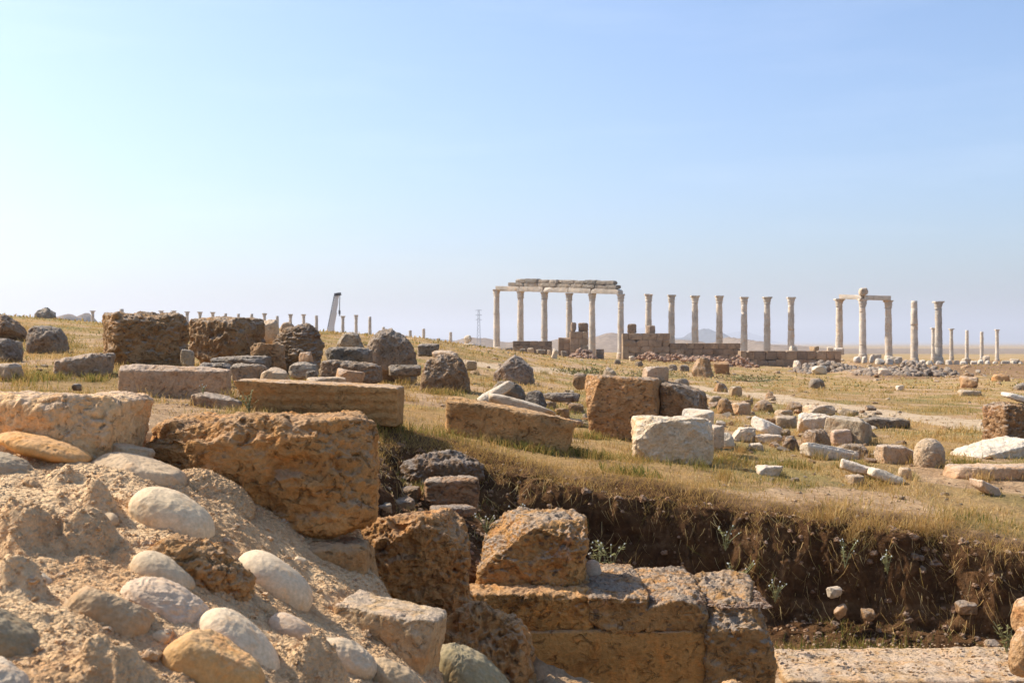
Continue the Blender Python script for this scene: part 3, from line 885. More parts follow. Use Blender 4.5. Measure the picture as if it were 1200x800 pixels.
S('bank_stone', 'dark stone at the bank foot near the right edge', 'stone', (1146, 748, 1172, 766), 'dark', 'boulder', Y=7.5, n=14)
S('bank_stone', 'small rounded stone at the bank foot beside the dark one', 'stone', (1148, 760, 1164, 776), 'tan', 'boulder', Y=7.4, n=12)
# ------------------------------------------------------------------ blocks and boulders on the field, left half
TL, BO, LI, MA, TR = 'travertine_lichen', 'boulder', 'limestone', 'marble', 'travertine'
S('boulder', 'brown boulder cut by the left edge of the picture', 'boulder', (-25, 368, 33, 401), 'dark', BO, shape='boulder', n=40, rough=1.2)
S('boulder', 'humped grey brown boulder on the left slope', 'boulder', (30, 381, 82, 414), (0.33, 0.27, 0.215), BO, shape='boulder', n=40, rough=1.0, cuts=7)
S('boulder', 'light grey lichened boulder at the left edge below the brown one', 'boulder', (-18, 396, 27, 425), 'slate', BO, shape='boulder', n=36, cuts=7)
S('stone', 'small round grey stone behind the light grey edge boulder', 'stone', (10, 399, 28, 414), 'grey', BO, shape='boulder', Y=19)
S('stone_block', 'low pale topped stone among green weeds at the left edge', 'stone block', (-8, 425, 29, 447), 'pale', LI, rough=0.7)
S('stone_slab', 'flat broken slab with a pale top left of the long pink block', 'slab', (62, 413, 136, 442), (0.42, 0.34, 0.26), LI, rough=1.2, depth=0.8, fft=[(0, 0, 1, 0.1, 0, -0.5), (0, 1, 1, 0.1, 0, -0.4)], yaw=10)
S('ashlar_block', 'large cubic dark pitted block, the left one of the two biggest on the slope', 'stone block', (119, 364, 223, 430), (0.40, 0.27, 0.15), TL, yaw=28, depth=0.85, rough=0.9, rnd=0.1, cuts=6, n=85, pits=0.5, caves=0.4, Y=14.5, top_rough=0.5)
S('ashlar_block', 'large leaning dark block with a vertical crack right of the cubic one', 'stone block', (221, 370, 312, 423), (0.39, 0.265, 0.15), TL, yaw=-18, depth=0.8, rough=0.9, rnd=0.13, cuts=7, n=75, caves=0.4, Y=16)
S('stone', 'small grey stone wedged between the two biggest slope blocks', 'stone', (211, 409, 228, 428), 'grey', BO, Y=14.2)
S('long_block', 'long pinkish squared block lying in front of the dark cubic block', 'stone block', (138, 426, 271, 472), (0.58, 0.44, 0.325), LI, yaw=6, depth=0.42, rough=0.5, rnd=0.08, cuts=4, n=90, Y=10.0, ry=2)
S('column_fragment', 'low grey broken shaft piece on bare soil by the long pinkish block', 'fragment', (223, 459, 284, 481), (0.37, 0.31, 0.25), LI, yaw=-4, depth=0.4, rough=0.7, rnd=0.5, ry=8, Y=8.9)
S('flat_rock', 'dark flat rock behind the right end of the long pinkish block', 'rock', (230, 424, 272, 442), 'slate', BO, Y=12.2, depth=0.6, rough=1.1)
S('flat_rock', 'thin dark rock slab right of the grey wedge stone', 'rock', (246, 416, 319, 434), 'slate', BO, Y=13.2, depth=0.5, rough=0.9, fft=[(0, 0, 1, 0, 0, -0.3)])
S('rock', 'light grey lichened rock above the overturned cornice', 'rock', (270, 425, 316, 452), 'grey', BO, Y=10.9, rough=0.9)
S('rock', 'smooth whitish rock to the right of the light grey lichened one', 'rock', (303, 430, 341, 450), 'pale', LI, Y=10.8, shape='boulder', rough=0.5)
S('ashlar_block', 'small squared brown block in front of the dark rounded boulder', 'stone block', (293, 401, 336, 435), (0.40, 0.29, 0.19), TR, yaw=14, depth=0.7, rough=0.6, Y=13.5, n=40)
S('boulder', 'dark layered boulder with a shaggy top left of the crane', 'boulder', (316, 378, 381, 427), (0.37, 0.26, 0.165), BO, shape='boulder', n=70, rough=1.3, cuts=7, Y=16, strata=2.0, depth=0.8)
S('rock', 'pale leaning rock behind the dark layered boulder', 'rock', (303, 374, 328, 397), 'pale', LI, shape='boulder', Y=24)
S('rock', 'small pale rock just left of the crane foot behind the boulders', 'rock', (328, 377, 346, 388), 'grey', LI, shape='boulder', Y=26)
S('flat_rock', 'wide grey rock carrying a small pale cube', 'rock', (338, 423, 374, 440), 'grey', BO, Y=12.6, shape='boulder', rough=0.8)
S('cube_stone', 'small pale cube of stone standing on the wide grey rock', 'stone', (350, 412, 368, 427), 'pink', LI, Y=12.75, bury=0.05, rough=0.5)
S('stone', 'little round grey stone below the pale cube', 'stone', (358, 434, 373, 443), 'slate', BO, Y=12.3)
S('flat_rock', 'dark flat topped rock left of the big tilted boulder', 'rock', (381, 406, 437, 427), (0.31, 0.27, 0.22), BO, depth=0.6, rough=1.2, Y=17, n=40)
S('rock', 'grey sharp edged rock on the skyline slope right of the crane', 'rock', (394, 389, 427, 410), 'grey', BO, shape='boulder', cuts=7, Y=22)
S('boulder', 'big tilted grey boulder with a peaked top in the middle of the slope', 'boulder', (424, 384, 490, 436), (0.38, 0.29, 0.205), BO, shape='boulder', ry=18, n=75, rough=1.0, cuts=8, Y=18.5)
S('rock', 'low rock half buried under the foot of the big tilted boulder', 'rock', (455, 427, 494, 440), 'slate', BO, Y=17.5)
S('rock', 'row of lumpy brown conglomerate lying behind the small pink block', 'rock', (374, 421, 449, 448), (0.36, 0.27, 0.19), BO, depth=0.45, rough=1.5, ry=5, Y=14.2, n=60)
S('ashlar_block', 'small pink squared block tipped beside the conglomerate', 'stone block', (392, 431, 428, 454), 'pink', LI, yaw=25, ry=10, rough=0.4, Y=13.2, n=36)
S('flat_rock', 'pale flat rock right behind the overturned cornice', 'rock', (358, 441, 407, 455), 'pale', LI, Y=11.4, depth=0.7, rough=0.6)
S('boulder', 'rounded brown boulder with flat crown in the golden grass', 'boulder', (491, 414, 552, 460), (0.38, 0.265, 0.17), BO, shape='boulder', n=66, rough=1.0, cuts=5, depth=0.8)
S('rock', 'pale slab peeping out behind the rounded brown boulder', 'rock', (506, 410, 538, 422), 'pale', LI, Y=20.5)
S('flat_rock', 'dark low rock upslope of the rounded brown boulder', 'rock', (489, 402, 515, 416), 'slate', BO, Y=26)
S('stone', 'small grey stone in the grass between the two round boulders', 'stone', (545, 422, 559, 433), 'grey', LI, Y=26)
S('boulder', 'diamond shaped brown boulder below the portico', 'boulder', (577, 415, 627, 450), (0.36, 0.285, 0.22), BO, shape='boulder', n=60, rough=0.9, cuts=8, ry=-8, planes=[(-0.6, 0, 0.8, 0.72), (0.75, -0.1, 0.65, 0.75)])
S('stone', 'tiny dark stone on the bare soil behind the cream block', 'stone', (84, 449, 96, 457), 'slate', BO, Y=8.5)
S('debris_heap', 'small grey pointed heap of debris on the left skyline', 'heap', (40, 360, 66, 374), (0.40, 0.35, 0.29), BO, shape='boulder', Y=44, rough=1.6, cuts=6, depth=1.0, planes=[(-0.7, 0, 0.75, 0.5), (0.6, 0, 0.8, 0.5), (0, -0.6, 0.8, 0.5)])
# overturned cornice: a long moulded block, narrow underneath
cw = S('cornice_block', 'long overturned cornice with carved fascia bands, narrower underneath', 'carved block', (274, 443, 474, 497), (0.50, 0.335, 0.165), LI, yaw=-3, ry=2.5, depth=0.3, rough=0.28, rnd=0.05, cuts=2, n=120, Y=9.0, jit=0.02, bury=0.06,
       fft=[(0, 0, 0, 0.22, 0.5, 0), (0, 1, 0, 0.2, 0, 0), (1, 0, 0, 0, 0.5, 0)])
for p_ in cw.data.vertices:                     # the fascia steps of the moulding
    zt_ = p_.co.z / max(q.co.z for q in (cw.data.vertices[0], p_)) if False else p_.co.z
    p_.co.y += 0.004 * (1 if (zt_ * 14.0) % 1.0 > 0.5 else -1) if p_.co.y < 0 and zt_ < 0.30 else 0

# middle of the field
S('long_block', 'long tan block tipped down to the right in front of the leaning slabs', 'stone block', (521, 464, 675, 529), (0.50, 0.34, 0.19), TR, yaw=-4, ry=11, depth=0.33, rough=0.55, rnd=0.09, cuts=4, n=100, Y=9.9, bury=0.1)
S('marble_slab', 'thin white slab leaning behind the long tan block', 'slab', (559, 446, 603, 474), 'white', MA, yaw=10, ry=-32, depth=0.5, rough=0.35, Y=11.6, n=36)
S('rock', 'dark grey rock behind the white leaning slab', 'rock', (575, 446, 619, 472), 'slate', BO, Y=12.2, shape='boulder', n=36)
S('rock', 'black small rock right of the white leaning slab', 'rock', (615, 457, 641, 478), (0.2, 0.18, 0.16), BO, Y=12.0, shape='boulder', n=30)
S('marble_slab', 'thin pale slab sloping right on top of the grass behind the long tan block', 'slab', (572, 460, 652, 490), 'pale', MA, yaw=-8, ry=17, depth=0.35, rough=0.3, rnd=0.1, Y=10.8, n=44, bury=0.02)
S('ashlar_block', 'big square brown block, left half of the cracked pair in mid field', 'stone block', (685, 438, 777, 512), (0.47, 0.30, 0.16), TL, yaw=-14, depth=0.75, rough=0.5, rnd=0.08, cuts=5, n=85, Y=12.4, pits=0.35, top_rough=0.4, fft=[(0, 0, 0, 0.12, 0, 0)])
S('ashlar_block', 'broken right half of the cracked pair, sloping away to the right', 'stone block', (772, 446, 830, 506), (0.37, 0.265, 0.17), TL, yaw=-10, depth=1.1, rough=0.6, rnd=0.12, cuts=4, n=65, Y=12.6, fft=[(1, 0, 1, -0.35, 0, -0.25), (1, 1, 1, 0, 0, -0.5), (1, 0, 0, -0.25, 0, 0)])
S('carved_fragment', 'pale moulded fragment set on top of the cracked pair', 'fragment', (752, 429, 784, 449), 'pink', MA, Y=12.9, yaw=8, rough=0.4, rnd=0.15, bury=0.0, n=30, fft=[(0, 0, 1, 0.12, 0, 0), (1, 0, 0, 0.1, 0, 0)])
S('rock', 'brown rock touching the back left corner of the cracked pair', 'rock', (671, 437, 690, 452), 'brown', BO, Y=17, shape='boulder')
S('rock', 'small grey pointed rock above the cracked pair', 'rock', (706, 430, 723, 443), 'grey', LI, Y=22, shape='boulder')
S('flat_rock', 'long dark flat rock left of the cracked pair', 'rock', (636, 459, 680, 470), 'slate', BO, Y=13.8, depth=0.5)
S('marble_block', 'white broken block with a notched front at the edge of the bank', 'stone block', (739, 486, 837, 542), (0.70, 0.575, 0.42), MA, yaw=-6, depth=0.55, rough=0.75, rnd=0.1, cuts=6, n=95, Y=10.4, bury=0.1, seed=233)
S('marble_block', 'low white block hidden behind the notched white block', 'stone block', (799, 478, 837, 500), 'white', MA, Y=11.9, yaw=-20, rough=0.4)
S('marble_fragment', 'white chunk leaning on the right end of the notched block', 'fragment', (832, 497, 849, 522), 'pale', MA, Y=11.2, rough=0.7)
S('rock', 'small white round stone beside the leaning chunk', 'stone', (844, 506, 861, 521), 'white', MA, Y=11.4, shape='boulder')
for bx, c_, lb in [((636, 470, 652, 480), 'tan', 'small tan stone at the left foot of the cracked pair'), ((650, 478, 668, 490), 'brown', 'brown stone nearest the sloping pale slab'), ((664, 472, 684, 484), 'dark', 'dark stone touching the left side of the cracked pair'),
                   ((640, 486, 660, 496), 'pale', 'pale chip beside the end of the long tan block'), ((660, 490, 684, 500), 'pale', 'flat pale stone at the lower left foot of the cracked pair')]:
    S('stone', lb, 'stone', bx, c_, BO, rough=1.1)

# right part of the field
Q = [
 ('rock', 'dark flat rock close behind the cracked pair', (789, 443, 808, 454), 'slate', BO),
 ('rock', 'small brown rock behind and left of the grey peaked rock', (836, 448, 853, 459), 'brown', BO),
 ('rock', 'grey peaked rock beside the track', (854, 452, 870, 465), 'grey', LI),
 ('rock', 'tan rock nearest the broken right half of the pair', (828, 463, 849, 477), 'tan', BO),
 ('rock', 'brown rounded rock in the row below the track', (840, 466, 860, 485), 'brown', BO),
 ('rock', 'broad pinkish rock in the row below the track', (856, 470, 880, 486), 'pink', LI),
 ('rock', 'brown pointed rock right of the broad pinkish one', (881, 468, 907, 483), 'brown', BO),
 ('rock', 'low brown lump alone left of the flat pale stone', (921, 470, 942, 482), 'dark', BO),
 ('marble_block', 'bright white tilted block in the middle of the stone scatter', (880, 487, 917, 511), (0.74, 0.68, 0.58), MA),
 ('marble_slab', 'pale flat block left of the bright tilted block', (856, 500, 886, 518), 'white', MA),
 ('marble_slab', 'thin slab lying under the bright tilted block', (884, 508, 917, 520), 'pale', MA),
 ('rock', 'upper small grey stone of the grey pair', (907, 480, 929, 490), 'grey', LI),
 ('rock', 'lower layered grey stone of the grey pair', (908, 486, 934, 502), 'grey', LI),
 ('rock', 'crumbling brown clod of stones below the grey pair', (915, 510, 937, 528), 'dark', BO),
 ('marble_slab', 'flat white stone lying near the bank edge', (885, 544, 918, 558), 'white', MA),
 ('marble_slab', 'flat pale chip in the grass above the bank edge', (877, 518, 895, 528), 'pale', MA),
 ('flat_rock', 'flat rounded pale stone above the large grey block', (940, 474, 979, 488), 'pale', LI),
 ('marble_block', 'big white rough rock left of the large grey block', (934, 483, 978, 508), 'white', MA),
 ('ashlar_block', 'large grey block with a dark shaded end in the scatter', (964, 486, 1022, 522), (0.42, 0.385, 0.335), LI),
 ('rock', 'brown stone in the hollow below the big white rough rock', (938, 502, 974, 526), 'dark', BO),
 ('marble_block', 'small pale block leaning on the large grey block', (973, 502, 999, 522), 'pink', MA),
 ('marble_slab', 'curved white slab edge lying in golden grass', (937, 518, 1007, 539), 'white', MA),
 ('rock', 'brown flat rock behind the end of the curved slab', (976, 519, 1021, 538), 'tan', BO),
 ('flat_rock', 'flat tan rock left of the upright boulder', (1024, 520, 1074, 544), (0.44, 0.36, 0.28), LI),
 ('boulder', 'upright rounded pale boulder standing alone', (1070, 513, 1108, 548), (0.46, 0.39, 0.31), LI),
 ('marble_slab', 'white weathered slab, back one of the broken pair at the bank edge', (984, 537, 1043, 562), 'white', MA),
 ('marble_slab', 'white fluted slab, front one of the broken pair at the bank edge', (1016, 547, 1061, 568), 'white', MA),
 ('stone', 'small grey stone at the left end of the broken white pair', (990, 555, 1013, 569), 'grey', LI),
 ('stone', 'small pale stone at the right end of the broken white pair', (1051, 547, 1069, 562), 'pale', LI),
 ('marble_block', 'large white sloping rock at the right edge', (1110, 510, 1218, 547), 'white', MA),
 ('stone_slab', 'long flat slab below the large white sloping rock', (1104, 542, 1225, 563), 'pink', LI),
 ('marble_fragment', 'white and brown wedge below the long flat slab', (1136, 560, 1174, 581), 'pink', MA),
 ('travertine_block', 'rough brown pitted block cut by the right edge', (1150, 470, 1222, 524), 'dark', TL),
 ('marble_fragment', 'white fragment on top of the rough brown block at the right edge', (1173, 459, 1216, 475), (0.72, 0.66, 0.57), MA),
 ('flat_rock', 'long dark low rock in open grass', (1008, 488, 1067, 502), 'slate', BO),
 ('stone', 'black stone alone beyond the track', (947, 443, 967, 455), 'slate', BO),
 ('stone', 'small white stone alone in the grass beyond the track', (1049, 451, 1059, 458), 'white', MA),
 ('flat_rock', 'flat grey slab in the far right grass', (1119, 456, 1151, 464), 'grey', LI),
 ('ashlar_block', 'tan squared block beside the rubble heap', (1124, 440, 1147, 455), 'tan', LI),
 ('ashlar_block', 'brown squared block in front of the right hand white row', (1161, 438, 1184, 447), 'brown', TR),
 ('rock', 'dark rock at the right edge of the far field', (1186, 448, 1206, 457), 'slate', BO),
 ('boulder', 'rounded rough boulder standing before the temple wall', (810, 418, 837, 442), 'brown', BO),
 ('ashlar_block', 'squat dark block right of the boulder before the temple wall', (836, 423, 855, 438), 'dark', TR),
 ('stone', 'dark stone in the far grass below the brick rubble', (719, 421, 728, 427), 'slate', BO),
 ('stone', 'black stone in the far grass below the long brick stub', (744, 423, 754, 429), 'slate', BO),
 ('stone', 'dark stone, left of the two below the far boulder', (783, 427, 794, 434), 'slate', BO),
 ('stone', 'dark stone, right of the two below the far boulder', (795, 427, 808, 435), 'slate', BO),
 ('marble_fragment', 'leaning white stone standing before the temple pier', (646, 408, 654, 420), 'white', MA),
 ('marble_fragment', 'low white stone by the brick rubble', (737, 417, 744, 423), 'white', MA),
 ('marble_block', 'white upright block before the right end of the temple wall', (929, 422, 939, 434), 'white', MA),
 ('marble_block', 'rounded white rock in the left rubble heap', (951, 428, 969, 439), 'white', MA),
 ('stone', 'pale block on the ground under the right group of columns', (1016, 430, 1027, 438), 'pale', MA),
 ('stone', 'white block at the left foot of the big rubble heap', (1029, 431, 1042, 440), 'white', MA),
 ('rock', 'brown rock at the right end of the big rubble heap', (1126, 436, 1142, 446), 'dark', BO),
]
SPEC = {'bright white tilted block in the middle of the stone scatter': dict(yaw=32, ry=16, rough=0.4),
        'large grey block with a dark shaded end in the scatter': dict(yaw=-32, depth=0.8, rough=0.6, rnd=0.08, ry=5),
        'upright rounded pale boulder standing alone': dict(shape='round', rough=0.6, cuts=5, n=50, depth=0.8),
        'curved white slab edge lying in golden grass': dict(depth=0.3, ry=8, rough=0.6, fft=[(0, 0, 1, 0, 0, 0.8), (0, 1, 1, 0, 0, 0.6)]),
        'big white rough rock left of the large grey block': dict(rough=1.0, cuts=7),
        'large white sloping rock at the right edge': dict(depth=0.5, rough=0.8, cuts=6, n=70, fft=[(0, 0, 1, 0.3, 0, -0.9), (0, 1, 1, 0.2, 0, -0.8)], Y=12.5),
        'long flat slab below the large white sloping rock': dict(depth=0.35, rough=0.6, n=60, yaw=2),
        'rough brown pitted block cut by the right edge': dict(yaw=24, depth=0.7, rough=1.2, pits=0.5, n=60, Y=13.3),
        'white fragment on top of the rough brown block at the right edge': dict(ry=14, Y=13.5, rough=0.5, bury=0.05, depth=0.5),
        'white fluted slab, front one of the broken pair at the bank edge': dict(ry=18, yaw=-12, rough=0.5, strata=3),
        'white weathered slab, back one of the broken pair at the bank edge': dict(ry=16, yaw=-8, rough=0.7),
        'leaning white stone standing before the temple pier': dict(ry=14),
        'white and brown wedge below the long flat slab': dict(ry=20, rough=0.8, cuts=7)}
for nm, lb, bx, c_, mt in Q:
    kw = dict(rough=0.9)
    if nm in ('rock', 'boulder', 'stone'):
        kw['shape'] = 'boulder' if mt == BO or nm == 'boulder' else 'block'
    if nm in ('marble_slab', 'flat_rock', 'stone_slab'):
        kw['depth'] = 0.6
    kw.update(SPEC.get(lb, {}))
    S(nm, lb, 'slab' if 'slab' in nm else ('stone block' if 'block' in nm else ('rock' if 'rock' in nm else ('fragment' if 'fragment' in nm else nm))), bx, c_, mt, **kw)
# ------------------------------------------------------------------ the ruins on the far side of the field
def lathe(prof, seg=20, seed=0, wob=0.0, flutes=0):
    prof = np.asarray(prof, float)
    th = np.linspace(0, 2 * math.pi, seg, endpoint=False)
    n = len(prof)
    V = np.zeros((n, seg, 3))
    V[:, :, 0] = prof[:, :1] * np.cos(th)
    V[:, :, 1] = prof[:, :1] * np.sin(th)
    V[:, :, 2] = prof[:, 1:]
    V = V.reshape(-1, 3)
    if wob:
        q = V * 2.2 + seed * 3.1
        d = wob * fbm(q, 3, seed)
        rr = np.linalg.norm(V[:, :2], axis=1, keepdims=True) + 1e-9
        V[:, :2] += V[:, :2] / rr * d[:, None]
    i, j = np.meshgrid(np.arange(n - 1), np.arange(seg), indexing='ij')
    a = (i * seg + j).reshape(-1); b = (i * seg + (j + 1) % seg).reshape(-1)
    Fq = [np.stack([a, b, b + seg, a + seg], 1)]
    top = np.arange(seg)[None, :] + (n - 1) * seg
    return V, Fq + [top]

def box_mesh(W, D, H, seed=1, n=6, rough=0.3, rnd=0.06, cuts=1, jit=0.02):
    return stone_shape(W, D, H, n, seed=seed, rough=rough, rnd=rnd, cuts=cuts, jit=jit)

def column(u, vt, vb, Y, wpx, label, group, capital='plain', base=True, seed=1, lean=0, zbase=None, name='column', cat='column'):
    x, _, zt = px(u, vt, Y)
    zb = (400 - vb) / F * Y if zbase is None else zbase
    r = wpx / F * Y / 2
    H = zt - zb
    root = empty(name, (x, Y, zb), label, cat, group)
    rr = random.Random(seed)
    z0 = 0.0
    if base:
        V, Fq = lathe([(r * 1.32, -0.25), (r * 1.32, 0.1), (r * 1.22, 0.14), (r * 1.28, 0.22), (r * 1.08, 0.3)], 20, seed, 0.02)
        link('base', mk_mesh('base', V, Fq, M['column'], True), (0, 0, 0), root, PAL['pale'])
        z0 = 0.28
    ch = 0.0 if capital == 'none' else min(0.75, max(0.3, r * 2.2))
    hs = H - ch
    prof = []
    N = 26
    joints = sorted(rr.uniform(0.15, 0.9) for _ in range(3))
    for k in range(N + 1):
        f_ = k / N
        rad = r * (1.02 - 0.16 * f_ ** 1.6)
        prof.append((rad, z0 + (hs - z0) * f_))
    for j in joints:                                # drum joints
        z = z0 + (hs - z0) * j
        prof += [(r * (1.02 - 0.16 * j ** 1.6) * 0.93, z), (r * (1.02 - 0.16 * j ** 1.6), z - 0.05), (r * (1.02 - 0.16 * j ** 1.6) * rr.uniform(0.95, 1.05), z + 0.05)]
    prof.sort(key=lambda q: q[1])
    V, Fq = lathe(prof, 20, seed, 0.028 * r / 0.3)
    c = rr.choice([(0.66, 0.59, 0.50), (0.70, 0.62, 0.52), (0.60, 0.54, 0.46), (0.68, 0.59, 0.48)])
    link('shaft', mk_mesh('shaft', V, Fq, M['column'], True), (0, 0, 0), root, c)
    if capital != 'none':
        e = 1.30 if capital == 'leaf' else 1.17
        pr = [(r * 0.86, hs - 0.02), (r * 0.98, hs), (r * 0.98, hs + 0.06), (r * 0.9, hs + 0.1), (r * 1.0, hs + ch * 0.35), (r * 1.08, hs + ch * 0.5), (r * 1.02, hs + ch * 0.56), (r * e, hs + ch * 0.8), (r * e * 0.96, hs + ch * 0.84)]
        V, Fq = lathe(pr, 20, seed + 5, 0.05 * r / 0.3)
        cap = link('capital', mk_mesh('capital', V, Fq, M['column'], True), (0, 0, 0), root, tuple(q * 0.92 for q in c))
        V, Fq = box_mesh(r * 2 * e * 1.04, r * 2 * e * 1.04, ch * 0.2, seed, 5, 0.4, 0.1, 1)
        link('abacus', mk_mesh('abacus', V, Fq, M['column'], False), (0, 0, hs + ch * 0.91), cap, c)
    if not lean: lean = rr.uniform(-0.35, 0.35) if 'portico' not in group else 0
    if lean:
        root.rotation_euler = (0, math.radians(lean), 0)
    return root

def beam(name, label, cat, group, u0, v0, u1, v1, Y0, Y1, hpx, dep, col, mat='column', seed=1, rough=0.25, n=16):
    """a stone beam whose top edge runs between two points"""
    a = np.array(px(u0, v0, Y0)); b = np.array(px(u1, v1, Y1))
    L = np.linalg.norm(b - a); Hh = hpx / F * (Y0 + Y1) / 2
    V, Fq = box_mesh(L, dep, Hh, seed, n, rough, 0.05, 2)
    ang = math.atan2(b[1] - a[1], b[0] - a[0]); tl = math.asin((b[2] - a[2]) / L)
    V = V @ rot(0, 0, -math.degrees(tl)).T
    V = V @ rot(math.degrees(ang)).T
    c = (a + b) / 2
    o = link(name, mk_mesh(name, V, Fq, M[mat], False), (c[0], c[1], c[2] - Hh / 2), None, col)
    return tag(o, label, cat, group)

GC = 'columns of the temple portico'
PY = lambda u: 106 - (u - 582) * (8 / 145.0)       # the portico runs slightly towards us to the right
ZB = -1.25
order = ['leftmost portico column with a free standing base', 'second portico column from the left above the brown wall', 'third portico column from the left above the brown wall',
         'fourth portico column behind the tall brown pier', 'fifth portico column standing in front of the brown walls', 'rightmost portico column left of the wall with two cubes']
tops = [339, 341, 342, 343.5, 344, 344.5]
us = [582, 610, 638, 667, 694, 727.5]
for k in range(6):
    column(us[k], tops[k], 410, PY(us[k]), 7.6, order[k], GC, 'plain', True, 20 + k, zbase=ZB + (-0.05 if k == 4 else 0))
# architrave beams and the two broken courses on it
YB = lambda u: PY(u) - 0.05
GB = 'beams and blocks of the portico entablature'
for k, (u0, v0, u1, v1, lb) in enumerate([(583, 335.2, 611, 335.8, 'leftmost architrave beam of the portico'), (611.3, 335.8, 638.5, 336.4, 'second architrave beam from the left on the portico'),
                                          (638.8, 336.6, 668, 337.2, 'third architrave beam from the left on the portico'), (668.3, 337.3, 694.5, 338, 'fourth architrave beam from the left on the portico'), (694.8, 338.2, 727.5, 339, 'rightmost architrave beam of the portico')]):
    beam('architrave_beam', lb, 'beam', GB, u0, v0, u1, v1, YB(u0), YB(u1), 5.6, 0.75, (0.68, 0.60, 0.50), seed=60 + k)
edges = [597.5, 605, 616, 632, 647, 654, 671, 685, 699, 712, 725]
nth = ['first', 'second', 'third', 'fourth', 'fifth', 'sixth', 'seventh', 'eighth', 'ninth', 'tenth', 'eleventh']
rr = random.Random(4)
for k in range(len(edges) - 1):
    u0, u1 = edges[k] + 0.15, edges[k + 1] - 0.15
    vv = 331.0 + (u0 - 597) * 0.026
    beam('frieze_block', nth[k] + ' block from the left in the lower course on the portico beams', 'stone block', GB, u0, vv, u1, vv + 0.2, YB(u0), YB(u1), 4.2 + 0.02 * k, rr.uniform(0.6, 0.8), rr.choice([(0.44, 0.38, 0.31), (0.35, 0.31, 0.26), (0.5, 0.43, 0.34)]), seed=80 + k, rough=0.6, n=10)
e2 = [606, 618, 632.5, 645.5, 656.5, 675, 687, 701, 721.5]
for k in range(len(e2) - 1):
    u0, u1 = e2[k] + 0.2, e2[k + 1] - 0.2
    vv = 326.7 + (u0 - 606) * 0.022 + rr.uniform(-0.4, 0.5) + (0.8 if k in (2, 3, 5) else 0)
    beam('frieze_block', nth[k] + ' block from the left in the broken topmost course of the portico', 'stone block', GB, u0, vv, u1, vv + rr.uniform(-0.1, 0.3), YB(u0), YB(u1), 331.0 + (u0 - 597) * 0.026 - vv - 0.15, rr.uniform(0.6, 0.8), rr.choice([(0.40, 0.35, 0.29), (0.33, 0.30, 0.26), (0.46, 0.40, 0.33), (0.29, 0.27, 0.24)]), seed=100 + k, rough=0.7, n=10)

# the row of seven columns
GR = 'row of seven columns right of the portico'
row = [(760, 344.5), (787, 345.5), (814.5, 346.3), (843, 346.5), (872, 348), (899, 347.8), (927, 348.2)]
lb7 = ['first of the seven free columns, behind the wall cubes', 'second of the seven free columns, just right of the wall cubes', 'third of the seven free columns, in front of the blue peak', 'fourth of the seven free columns, right of the blue peak',
       'fifth of the seven free columns, where the wall steps down', 'sixth of the seven free columns, with the widest capital', 'last of the seven free columns, nearest the gap']
for k, (u, vt) in enumerate(row):
    column(u, vt, 410, 104 - k * 0.7, 7.8, lb7[k], GR, 'leaf' if k in (2, 5) else 'plain', True, 40 + k, zbase=-1.2)
# right hand group
GG = 'tall columns on the right'
column(983.5, 350, 412, 92, 8.4, 'left column carrying the lone beam on the right', GG, 'leaf', True, 51)
column(1011, 350.3, 419, 90, 8.2, 'middle column carrying the lone beam with a block on top', GG, 'plain', True, 52)
column(1041.5, 352, 421, 90, 8.2, 'right column carrying the lone beam on the right', GG, 'plain', True, 53, lean=-0.6)
column(1071.5, 352.5, 424, 88, 8.2, 'tall column with a patched shaft and no wide capital on the right', GG, 'none', True, 54)
column(1100, 353, 423, 88, 8.4, 'tall column with a broad capital in front of the small columns', GG, 'leaf', True, 55)
beam('architrave_beam', 'left half of the lone beam on the right hand columns', 'beam', 'lone beams on the right', 986, 345, 1012.5, 346, 91.8, 90.2, 5.2, 0.7, (0.68, 0.60, 0.50), seed=131)
beam('architrave_beam', 'right half of the lone beam on the right hand columns', 'beam', 'lone beams on the right', 1012.8, 346, 1043.5, 346.8, 90.2, 89.8, 5.2, 0.7, (0.67, 0.59, 0.49), seed=132)
S('carved_fragment', 'carved block standing on the lone beam above its middle column', 'fragment', (1006, 337, 1017.5, 346.2), 'pale', 'column', Y=89.7, bury=0, depth=0.8, rough=1.2, cuts=5, n=12)
GS = 'small distant columns on the right'
for k, (u, vt, vb, cp, lb) in enumerate([(1093.5, 384, 421, 'leaf', 'small distant column half hidden by the tall broad capital column'), (1115, 385, 420, 'leaf', 'small distant column with capital just right of the tall columns'),
                                     (1133, 386.8, 422, 'none', 'small distant bare shaft, left one of two'), (1150.5, 388.5, 422, 'none', 'small distant bare shaft, right one of two'), (1168.5, 386, 423, 'plain', 'rightmost small distant column')]):
    column(u, vt, vb, 150, 4.2, lb, GS, cp, True, 70 + k)

